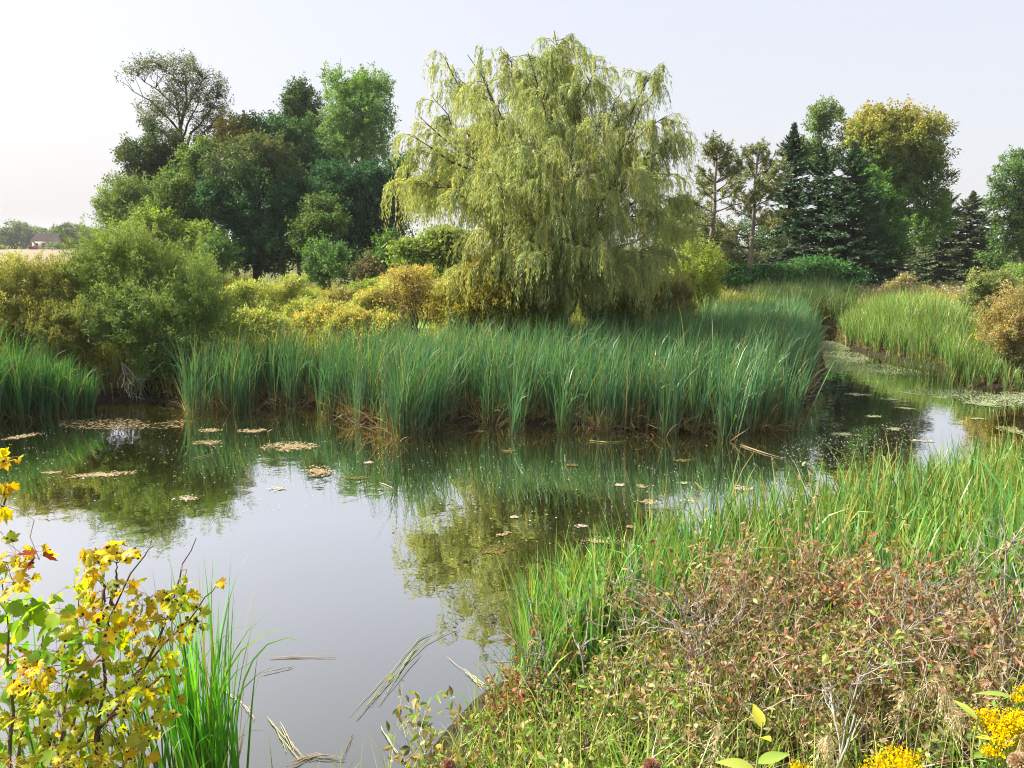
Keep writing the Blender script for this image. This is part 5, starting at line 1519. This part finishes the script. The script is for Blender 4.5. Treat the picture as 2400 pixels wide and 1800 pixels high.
def sapling(name, label, seed, stems, clusters, Y, tpl, mat, Lr=(.050, .082), group=None, barkcol=(.10, .075, .055), cat="tree", parts=("trunk", "leaves")):
    rng = np.random.default_rng(seed)
    p0 = P(*stems[0][0][0], Y + stems[0][1]); base = np.array([p0[0], p0[1], min(hz(p0[0], p0[1]), p0[2])])
    root = thing(name, base, label, cat, group)
    mb, lb = MB(), MB()
    nodes = []
    for pts, dy in stems:
        w3 = np.array([P(u, v, Y + dy + .05 * i) for i, (u, v) in enumerate(pts)])
        m = 12
        tt_ = np.linspace(0, len(pts) - 1, m)
        pl = np.array([[np.interp(q_, np.arange(len(pts)), w3[:, a]) for a in range(3)] for q_ in tt_])
        pl[1:-1] += rng.normal(0, .006, (m - 2, 3))
        if pl[0, 2] > base[2] + .05 and pts[0][1] > 1560:
            g = np.array([pl[0, 0] + rng.normal(0, .04), pl[0, 1], hz(pl[0, 0], pl[0, 1]) - .03])
            pl = np.concatenate([[g], pl])
        rr = np.linspace(.0105, .0022, len(pl))
        tubes(mb, pl, rr, 6, np.array(barkcol) * rng.uniform(.8, 1.2))
        nodes.append(pl)
    allp = np.concatenate(nodes)
    for (u, v, ru, rv, n, pal) in clusters:
        n = int(n * (1.7 if v < 1420 else 2.5))
        dy = rng.normal(0, .16)
        c = P(u, v, Y + dy); s = np.linalg.norm(c - np.array([0, 0, HC])) / F
        d = np.linalg.norm(allp - c, axis=1) + np.where(allp[:, 2] > c[2] + .05, .5, 0)
        h = allp[np.argmin(d)]
        tw = curve(h, c - [0, 0, .02], 6, .06, .03, rng)
        tubes(mb, tw, np.linspace(.0032, .0016, 6), 4, np.array(barkcol) * 1.3)
        pos = c + rng.normal(0, .62, (n, 3)) * np.array([ru * s, max(ru, rv) * s, rv * s])
        out_ = nrm(pos - c + 1e-4)
        ax = nrm(out_ * .8 + rng.normal(0, .45, (n, 3)) + np.array([0, -.15, -.55]))
        nm = nrm(np.array([-.25, -.35, .75]) + rng.normal(0, .42, (n, 3)))
        L = rng.uniform(*Lr, n)
        cc = jitter(pal, n, rng, .13, .06)
        if tpl is MAPLE:
            vi = rng.integers(0, 4, n)
            for q_ in range(4):
                k_ = vi == q_
                if k_.any(): place(lb, *MAPLES[q_], pos[k_], ax[k_], nm[k_], L[k_], L[k_], cc[k_], MVC)
        else:
            place(lb, *tpl, pos, ax, nm, L, L, cc)
        # leaf stalks
        st = np.stack([np.repeat(tw[-1][None], n, 0), (pos + tw[-1]) / 2 + [0, 0, .015], pos], 1)
        tubes(mb, st, np.full((n, 3), .0011), 3, (.42, .22, .08))
    mb.build(parts[0], M_COLTWIG, root)
    lb.build(parts[1], mat, root)
    return root


grpM = "spotted yellow maple saplings of the near left bank"
sapling("maple_sapling", "maple sapling at the frame edge with small yellow leaf tufts above the others", 500,
        [([(20, 1640), (26, 1500), (23, 1442), (16, 1364), (4, 1247)], 0.), ([(-40, 1640), (-20, 1300), (5, 1110), (20, 1040), (8, 985)], .1)],
        [(36, 1195, 34, 16, 6, YE), (20, 1225, 30, 20, 5, YG2), (55, 1215, 18, 16, 3, ORY), (30, 1250, 34, 18, 5, YE), (70, 1245, 12, 10, 2, ORY), (14, 990, 18, 9, 4, ORY), (6, 1040, 12, 9, 3, YE), (2, 1092, 8, 7, 2, YE),
         (84, 1200, 8, 8, 2, [(.13, .035, .03)]), (10, 1300, 24, 24, 4, YG2), (12, 1420, 26, 26, 5, YE), (20, 1640, 40, 30, 7, DUL), (30, 1560, 36, 30, 6, YG2)], 3.65, MAPLE, M_MAPLE, group=grpM)
sapling("maple_sapling", "maple sapling whose yellow top leaves stand out against the bright water", 501,
        [([(206, 1600), (229, 1481), (216, 1391), (233, 1352), (268, 1263), (319, 1193), (330, 1180)], 0.), ([(124, 1652), (140, 1540), (150, 1480), (165, 1380), (170, 1290)], .1), ([(150, 1660), (190, 1560), (200, 1450)], .05),
         ([(225, 1300), (222, 1240), (205, 1200)], .05), ([(245, 1310), (252, 1250), (256, 1215)], .05)],
        [(205, 1188, 22, 9, 6, YE), (228, 1186, 16, 8, 4, YE), (268, 1188, 22, 9, 5, YE), (252, 1205, 10, 14, 3, YE), (194, 1218, 8, 8, 2, ORY), (160, 1262, 30, 22, 6, YG2), (180, 1245, 14, 10, 3, YE), (205, 1275, 26, 22, 5, YG2), (275, 1262, 14, 7, 4, ORY),
         (205, 1295, 16, 14, 3, ORY), (230, 1260, 12, 16, 3, DUL), (180, 1350, 40, 26, 7, YE), (230, 1380, 40, 28, 6, YG2), (150, 1400, 30, 30, 5, YG2), (200, 1430, 50, 26, 7, YG2), (130, 1470, 44, 30, 7, DUL), (70, 1440, 30, 24, 5, YE), (60, 1470, 26, 14, 4, ORY),
         (95, 1440, 18, 14, 4, ORY), (210, 1490, 40, 30, 8, DUL), (130, 1540, 50, 34, 9, YG2), (80, 1600, 50, 36, 10, DUL), (170, 1600, 50, 36, 10, YG2), (230, 1560, 40, 34, 8, DUL), (120, 1650, 70, 20, 10, YG2), (220, 1640, 50, 20, 8, DUL), (40, 1545, 36, 24, 6, DUL)], 3.7, MAPLE, M_MAPLE, group=grpM)
sapling("maple_sapling", "maple sapling with long bare leaning twigs reaching over the water", 502,
        [([(210, 1582), (296, 1473), (338, 1395), (365, 1320), (381, 1263), (400, 1215), (424, 1162)], 0.), ([(240, 1520), (268, 1492), (338, 1407), (401, 1352), (440, 1300), (474, 1255)], .1), ([(230, 1560), (300, 1500), (350, 1460)], 0.)],
        [(322, 1285, 20, 12, 5, ORY), (330, 1318, 12, 14, 3, YE), (305, 1300, 12, 16, 3, DUL), (392, 1285, 22, 14, 5, YG2), (405, 1275, 14, 10, 3, YE), (395, 1315, 20, 12, 4, DUL), (372, 1305, 12, 16, 3, YG2), (425, 1340, 18, 12, 5, DUL), (298, 1325, 22, 16, 5, YE), (285, 1345, 18, 14, 4, ORY),
         (370, 1368, 24, 14, 5, YE), (310, 1390, 30, 20, 6, YE), (345, 1420, 22, 20, 5, YG2), (285, 1415, 26, 20, 5, DUL), (290, 1460, 36, 26, 7, YG2), (330, 1495, 30, 26, 7, DUL), (270, 1510, 34, 26, 7, YG2), (310, 1560, 36, 26, 8, DUL), (270, 1610, 40, 26, 8, YG2), (265, 1650, 40, 16, 6, ORY),
         (474, 1254, 4, 3, 2, ORY), (340, 1465, 20, 18, 4, DUL)], 3.75, MAPLE, M_MAPLE, Lr=(.048, .078), group=grpM)
sapling("grape_vine", "bright green broad leaved vine climbing through the maple saplings", 503,
        [([(40, 1640), (60, 1500), (90, 1400), (100, 1320)], 0.), ([(150, 1600), (190, 1450), (240, 1380), (260, 1330)], .05)],
        [(20, 1290, 24, 20, 4, GRN), (28, 1325, 26, 22, 4, GRN), (72, 1300, 20, 14, 4, GRN), (95, 1320, 24, 16, 4, GRN), (60, 1350, 34, 20, 5, GRN), (130, 1320, 28, 16, 4, YG2), (150, 1345, 30, 18, 4, GRN), (250, 1340, 26, 16, 4, GRN), (170, 1385, 34, 14, 5, GRN), (240, 1385, 32, 18, 5, GRN),
         (120, 1400, 40, 18, 5, DGN), (70, 1410, 34, 16, 4, DGN), (30, 1480, 34, 34, 5, DGN), (60, 1530, 34, 26, 4, DGN), (20, 1420, 26, 26, 3, GRN), (180, 1480, 16, 12, 2, GRN), (100, 1500, 30, 20, 3, GRN), (20, 1590, 30, 24, 3, DGN)], 3.85, GRAPE, M_BROAD, Lr=(.058, .09),
        barkcol=(.16, .11, .06), cat="vine", parts=("stems", "leaves"))
# seed grass among the leaves
r_ = np.random.default_rng(505)
for i, (u, v, sp, n, H, lab) in enumerate([(440, 1712, .17, 10, 1.5, "tall cattail clump standing in the water beside the maple saplings"), (500, 1720, .10, 2, 1.05, "small low cattail clump at the water side of the tall near clump"),
                                           (300, 1720, .22, 4, 1.15, "cattail clump half hidden behind the spotted maple leaves"), (130, 1730, .25, 4, 1.1, "cattail clump deep behind the maple leaves nearest the frame edge")]):
    g = G(u, v)
    cc = g[:2] + r_.normal(0, sp * .6, (n * 2, 2))
    cattails("cattail_clump", lab, 510 + i, cc, H, [(.085, .25, .035), (.12, .30, .04), (.06, .19, .035)], group="cattail clumps of the near left shore", kind=None, cat="cattail clump", per=(6, 9), W=.017, dead=.08, dead_len=.5,
             lean=.10, bend=.22, fan=.05, seg=9)

# ------------------------------------------------------------------ things afloat
M_ALGA = col_mat("floating_alga", .75, .25)


def flakes(mb, rng, xy, size, pal, z=(.004, .014), tilt=.12):
    n = len(xy)
    k = 6
    a = np.arange(k) / k * 2 * pi
    r = size[:, None] * rng.uniform(.55, 1.25, (n, k))
    ph = rng.random((n, 1)) * 2 * pi
    el = rng.uniform(.5, 1.0, (n, 1))
    V = np.zeros((n, k, 3))
    V[..., 0] = xy[:, :1] + np.cos(a + ph) * r
    V[..., 1] = xy[:, 1:] + np.sin(a + ph) * r * el
    V[..., 2] = rng.uniform(*z, (n, 1)) + rng.uniform(-.5, 1, (n, k)) * size[:, None] * tilt
    V[..., 2] = np.maximum(V[..., 2], .002)
    t_ = np.array([[0, 1, 2], [0, 2, 3], [0, 3, 4], [0, 4, 5]])
    t_ = (t_[None] + (np.arange(n) * k)[:, None, None]).reshape(-1, 3)
    mb.add(V.reshape(-1, 3), None, t_, np.repeat(jitter(pal, n, rng, .18), k, 0))


TAN = [(.27, .21, .125), (.33, .27, .165), (.20, .16, .085)]
OLV = [(.10, .085, .022), (.14, .115, .03), (.07, .065, .018)]
PAL = [(.36, .32, .25), (.42, .37, .30), (.26, .23, .16)]
GRS = [(.24, .28, .16), (.30, .33, .20), (.19, .22, .11)]
MATS_A = [
    (625, 965, 72, 12, 0, TAN, "largest tan algae raft before the left part of the big cattail bed"), (215, 1026, 85, 8, -.10, TAN, "long slanting algae streak in the left water"), (110, 1021, 30, 4, .05, TAN, "thin algae scrap at the outer end of the long slanting streak"),
    (455, 930, 28, 5, 0, TAN, "small algae patch before the left end of the big bed"), (550, 931, 44, 5, 0, TAN, "flat algae patch right of the small one at the left end of the bed"), (450, 957, 38, 7, 0, OLV + TAN, "olive algae clump below the two flat patches"),
    (50, 943, 34, 7, -.1, TAN, "algae patch under the bright green left cattail bed"), (688, 1018, 42, 13, .05, TAN, "pale algae raft where the sky reflection begins"), (765, 1033, 42, 4, 0, OLV, "olive algae streak trailing from the pale raft"),
    (405, 1077, 34, 9, 0, OLV + PAL, "olive algae mound with a whitish crown in the left reflections"), (600, 1056, 28, 6, 0, PAL, "faint pale scum patch on the sky reflection"), (1300, 1170, 62, 11, 0, TAN + OLV, "tan algae mat just off the near cattails"),
    (1090, 1154, 20, 4, -.15, TAN, "small algae scrap in the willow's reflection"), (1113, 1118, 10, 3, 0, PAL, "tiny pale algae scrap above the small one in the willow's reflection"), (1255, 1137, 14, 4, 0, PAL, "pale algae scrap above the near tan mat"), (1362, 1139, 10, 3, 0, TAN, "tiny algae scrap beside the tips of the near cattails"),
    (1098, 975, 20, 5, 0, OLV, "olive algae scrap before the middle of the big bed"), (1235, 1006, 14, 3, 0, OLV, "dim olive algae scrap right of the middle"), (1336, 1048, 16, 4, 0, PAL, "pale algae scrap left of a round tan one"), (1387, 1051, 14, 4, 0, TAN, "round tan algae scrap near the right part of the reflections"),
    (1405, 1086, 26, 7, 0, PAL + TAN, "cluster of pale algae bits above the floating green blades"), (1474, 995, 28, 4, 0, OLV, "olive algae streak before the right end of the big bed"), (1038, 932, 10, 4, 0, GRS, "pale green algae scrap at the foot of the middle clumps"), (795, 1000, 12, 3, 0, PAL, "pale scrap right below the bulge of the bed"),
    (1855, 853, 32, 4, .06, GRS, "grey green algae raft at the mouth of the channel"), (1920, 863, 20, 3, 0, GRS, "narrow algae raft right of the channel mouth raft"), (1956, 882, 22, 3, .06, GRS, "algae raft reaching into the bright sky reflection"), (1826, 938, 36, 5, 0, GRS, "broad grey green algae raft in the dark tree reflection"),
    (1887, 900, 24, 3, 0, GRS, "thin algae raft between the two bigger ones in the dark reflection"), (1931, 927, 20, 5, 0, GRS, "algae raft at the edge between dark and bright reflection"), (2126, 874, 42, 5, .08, GRS, "long algae raft near the right bank mud"), (2190, 930, 34, 12, 0, OLV + GRS, "olive scum patch at the right frame edge"),
    (1602, 1055, 36, 7, 0, PAL, "pinkish pale scum patch behind the near cattails"), (1490, 1082, 26, 6, 0, PAL, "faint pale scum left of the pinkish one"), (1475, 1044, 14, 3, 0, GRS, "small grey green scrap above the faint pale scum"), (1990, 953, 28, 3, .04, PAL, "thin pinkish scum line on the bright channel reflection"),
    (2110, 905, 20, 3, 0, GRS, "small raft below the long one near the right bank"), (1075, 1190, 50, 12, 0, OLV, "submerged looking olive weed patch in the willow's reflection"), (1160, 1225, 40, 12, 0, OLV, "dim olive weed patch beside the low end of the near cattails")]
for i, (u, v, ru, rv, sl, pal, lab) in enumerate(MATS_A):
    rng = np.random.default_rng(600 + i)
    g = G(u, v); s = np.linalg.norm(g - np.array([0, 0, HC])) / F
    gx_, gy_ = G(u + ru, v)[0] - g[0], (G(u, v - rv)[1] - G(u, v + rv)[1]) / 2
    n = int(np.clip(gx_ * gy_ * 2200, 60, 790))
    p = rng.normal(0, .5, (n * 3, 2)); p = p[np.hypot(*p.T) < .92]
    q_ = np.stack([g[0] + p[:, 0] * gx_, g[1] + p[:, 1] * gy_ - sl * p[:, 0] * gy_ * 8], -1)
    kk = wav(q_[:, 0], q_[:, 1], 6.0 / max(.4, gx_), i) > rng.uniform(-.9, .3, len(q_))
    q_ = q_[kk][:n]
    mb = MB()
    m_ = 72; th = np.arange(m_) / m_ * 2 * pi
    rr_ = .40 * np.exp(.55 * wav(np.cos(th) * 2.2, np.sin(th) * 2.2, 2.4, 900 + i) + rng.normal(0, .16, m_))
    ring = np.stack([np.cos(th) * rr_, np.sin(th) * rr_], -1)
    fv = np.zeros((m_ + 1, 3)); fv[:m_, 0] = g[0] + ring[:, 0] * gx_; fv[:m_, 1] = g[1] + ring[:, 1] * gy_ - sl * ring[:, 0] * gy_ * 8
    fv[m_, :2] = g[:2]; fv[:, 2] = .003 + rng.random(m_ + 1) * .004
    mb.add(fv, None, [[m_, a_, (a_ + 1) % m_] for a_ in range(m_)], jitter(pal, m_ + 1, rng, .2) * .8)
    flakes(mb, rng, q_, rng.uniform(.006, .019, len(q_)) * np.clip(g[1] / 10, .6, 1.5), pal)
    o = mb.build("algae_mat", M_ALGA); tag(o, lab, "algae", "algae mats drifting on the pond")

rng = np.random.default_rng(660)
SCUM = world([(1765, 730), (1815, 742), (1900, 784), (2030, 812), (2090, 842), (2300, 852), (2300, 890), (2080, 868), (1960, 850), (1880, 838), (1790, 800)])
q_ = in_poly(rng, 30000, SCUM)
kk = wav(q_[:, 0] * .6, q_[:, 1], 1.7, 21) + .5 * wav(q_[:, 0], q_[:, 1], 5, 22) > rng.uniform(-.35, .95, len(q_)) + .35 * wav(q_[:, 0] * .3, q_[:, 1], 2.6, 23)
q_ = q_[kk]
mb = MB(); flakes(mb, rng, q_, rng.uniform(.008, .024, len(q_)), [(.32, .36, .23), (.38, .41, .27), (.26, .30, .17)])
tag(mb.build("duckweed", M_ALGA), "grey green duckweed scum covering the channel before the right bank", "duckweed", kind="stuff")
HOL = world([(130, 905), (395, 898), (400, 925), (280, 930), (130, 925)])
q_ = in_poly(rng, 1300, HOL); kk = wav(q_[:, 0], q_[:, 1], 3, 25) > rng.uniform(-.2, 1.0, len(q_)); q_ = q_[kk]
mb = MB(); flakes(mb, rng, q_, rng.uniform(.015, .035, len(q_)), [(.17, .125, .055), (.12, .09, .04)])
tag(mb.build("duckweed", M_ALGA), "brownish scum floating in the dark hollow under the big willow shrub", "duckweed", kind="stuff")
SPK = world([(0, 930), (400, 905), (1600, 950), (1800, 900), (2000, 930), (1800, 1080), (1400, 1180), (1050, 1180), (850, 1090), (500, 1110), (0, 1080)])
q_ = in_poly(rng, 1400, SPK)
mb = MB(); flakes(mb, rng, q_, rng.uniform(.004, .013, len(q_)), [(.62, .60, .52), (.5, .5, .38)], tilt=0)
DS = world([(1680, 960), (1990, 900), (1970, 980), (1900, 1010), (1700, 1010)])
q_ = in_poly(rng, 800, DS)
flakes(mb, rng, q_, rng.uniform(.005, .013, len(q_)), [(.62, .62, .56)], tilt=0)
tag(mb.build("floating_specks", M_ALGA), "tiny whitish specks of seed fluff sprinkled over the dark water", "specks", kind="stuff")

FLOAT = [
    ("bundle of pale green cattail leaves drifting diagonally toward the red twigged dogwood", [(995, 1342), (920, 1380), (876, 1425), (829, 1482), (768, 1562)], 11, 22, [(.36, .42, .20), (.46, .44, .26), (.28, .36, .14)]),
    ("single green cattail blade floating right of the near tall clump", [(476, 1479), (560, 1455), (630, 1440)], 3, 5, [(.22, .34, .10), (.30, .36, .16)]),
    ("thin straw stalk lying flat on the bright water", [(587, 1420), (660, 1417), (723, 1418)], 2, 4, [(.50, .42, .28)]),
    ("crooked straw debris at the foot of the tall near clump", [(467, 1481), (520, 1515), (552, 1556)], 5, 8, [(.44, .36, .24), (.52, .46, .32)]),
    ("shredded pale reed bundle floating near the bottom edge", [(570, 1537), (610, 1590), (645, 1646)], 8, 10, [(.46, .42, .24), (.54, .48, .32), (.34, .38, .16)]),
    ("tangle of brown straws at the bottom edge of the water", [(600, 1655), (680, 1630), (760, 1640)], 9, 11, [(.42, .33, .22), (.30, .22, .14), (.50, .44, .32)]),
    ("dark brown reed piece pointing down at the bottom of the water", [(762, 1586), (745, 1620), (731, 1658)], 2, 3, [(.22, .15, .08), (.40, .32, .2)]),
    ("slender pale reed slanting to the bottom edge near the red twigs", [(825, 1570), (850, 1615), (880, 1662)], 2, 4, [(.46, .46, .28)]),
    ("pale straw leaves washed against the red leaved dogwood", [(960, 1420), (1005, 1450), (1053, 1488)], 6, 7, [(.46, .42, .2), (.54, .50, .3)]),
    ("floating reed stalks beyond the middle of the pond before the bed", [(1264, 950), (1310, 956), (1355, 951)], 5, 4, [(.36, .34, .14), (.30, .36, .12)]),
    ("green cattail blades floating off the near cattail tips", [(1366, 1097), (1420, 1098), (1477, 1095)], 5, 4, [(.20, .34, .10), (.28, .38, .14)]),
    ("short tan stalk adrift below the bulge of the big bed", [(820, 1043), (835, 1048), (849, 1055)], 1, 1, [(.50, .42, .26)]),
    ("short tan stalk adrift left of the largest algae raft", [(415, 990), (440, 985), (460, 979)], 1, 1, [(.46, .38, .24)]),
    ("long tan reed bent flat on the water at the right corner of the big bed", [(1600, 960), (1650, 978), (1692, 990)], 2, 3, [(.36, .29, .16)]),
    ("green reed stalk floating behind the tall near cattails at the right", [(1500, 1040), (1512, 1052), (1525, 1060)], 1, 1, [(.40, .42, .2)])]
for i, (lab, pts, n, sp, pal) in enumerate(FLOAT):
    rng = np.random.default_rng(700 + i)
    w3 = np.array([G(u, v, .012) for u, v in pts])
    mb = MB()
    full = np.linalg.norm(w3[-1] - w3[0])
    s = np.linalg.norm(w3[0] - np.array([0, 0, HC])) / F
    for j in range(n):
        a_, b2 = (0, 1) if n < 3 else sorted(rng.uniform(0, 1, 2))
        if n >= 3 and b2 - a_ < .35: b2 = min(1, a_ + .45)
        f = np.linspace(a_, b2, 8) * (len(pts) - 1)
        pl = np.array([[np.interp(q_, np.arange(len(pts)), w3[:, k_]) for k_ in range(3)] for q_ in f])
        off = rng.normal(0, sp * s * .5, (2, 2)) if n > 1 else np.zeros((2, 2))
        pl[:, :2] += off[0] + (off[1] - off[0]) * np.linspace(0, 1, 8)[:, None] + rng.normal(0, .004, (8, 2))
        pl[:, 2] = .010 + .004 * j / n + rng.random() * .006
        tubes(mb, pl, np.interp(np.linspace(0, 1, 8), [0, .2, 1], [.35, 1, .3]) * rng.uniform(.002, .0045) * np.clip(w3[0, 1] / 6, 1, 2.0), 5, jitter(pal, 1, rng)[0])
    o = mb.build("floating_reed", M_STRAW); tag(o, lab, "reed", "dead reed pieces floating on the pond")

# ------------------------------------------------------------------ half hidden car under the spruces
CYD = 60.0
cp = P(1980, 622, CYD); cg = hz(cp[0], CYD)
car = thing("parked_car", (cp[0], CYD, cg), "pale grey car mostly hidden behind the bushes under the dark spruces", "car")
prof = np.array([(-2.1, .35), (-2.12, .75), (-1.95, .98), (-1.35, 1.02), (-.75, 1.46), (.75, 1.48), (1.45, 1.05), (2.0, .95), (2.12, .7), (2.1, .35)])
mb = MB(); m = len(prof)
V = np.array([[cp[0] + px_, CYD + sy * (.86 if z_ < 1.1 else .68), cg + z_] for sy in (-1, 1) for px_, z_ in prof])
mb.add(V, [[i, (i + 1) % m, m + (i + 1) % m, m + i] for i in range(m)], [[0, i + 1, i] for i in range(1, m - 1)] + [[m, m + i, m + i + 1] for i in range(1, m - 1)], (.30, .34, .38))
mb.build("body", col_mat("car_paint", .25, .5), car, False)
for x0, x1 in ((-.95, -.05), (.05, .98)):
    mb = MB(); w4 = np.array([[cp[0] + x0, CYD - .845, cg + 1.06], [cp[0] + x1, CYD - .845, cg + 1.06], [cp[0] + x1 - (.25 if x1 > .5 else 0), CYD - .735, cg + 1.38], [cp[0] + x0 + (.25 if x0 < -.5 else 0), CYD - .735, cg + 1.38]])
    mb.add(w4, [[0, 1, 2, 3]], None, (.03, .035, .04)); mb.build("window", col_mat("car_glass", .08, .6), car, False)
for wxo in (-1.3, 1.3):
    for sy in (-1, 1):
        mb = MB(); tubes(mb, np.array([[cp[0] + wxo, CYD + sy * (.72 + .02 * i * 9), cg + .32] for i in range(2)]), np.array([.32, .32]), 16, (.02, .02, .02))
        a = np.arange(16) / 16 * 2 * pi
        mb.add(np.concatenate([np.stack([cp[0] + wxo + np.cos(a) * .31, np.full(16, CYD + sy * .9), cg + .32 + np.sin(a) * .31], -1), [[cp[0] + wxo, CYD + sy * .92, cg + .32]]]), None, [[16, i, (i + 1) % 16] for i in range(16)], (.25, .25, .26))
        mb.build("wheel", M_COL, car, False)

# ------------------------------------------------------------------ thin haze in the air
m_haze, t, o_ = newmat("haze_air")
pv = t.nodes.new("ShaderNodeVolumePrincipled")
pv.inputs['Color'].default_value = (.95, .96, 1.0, 1)
pv.inputs['Density'].default_value = .00025
pv.inputs['Anisotropy'].default_value = .0
t.links.new(pv.outputs[0], o_.inputs['Volume'])
mb = MB(); box(mb, -3050, 3050, -70, 3250, -2.5, 27, (1, 1, 1))
tag(mb.build("haze", m_haze, None, False), "thin pale haze in the air", "haze", kind="stuff")
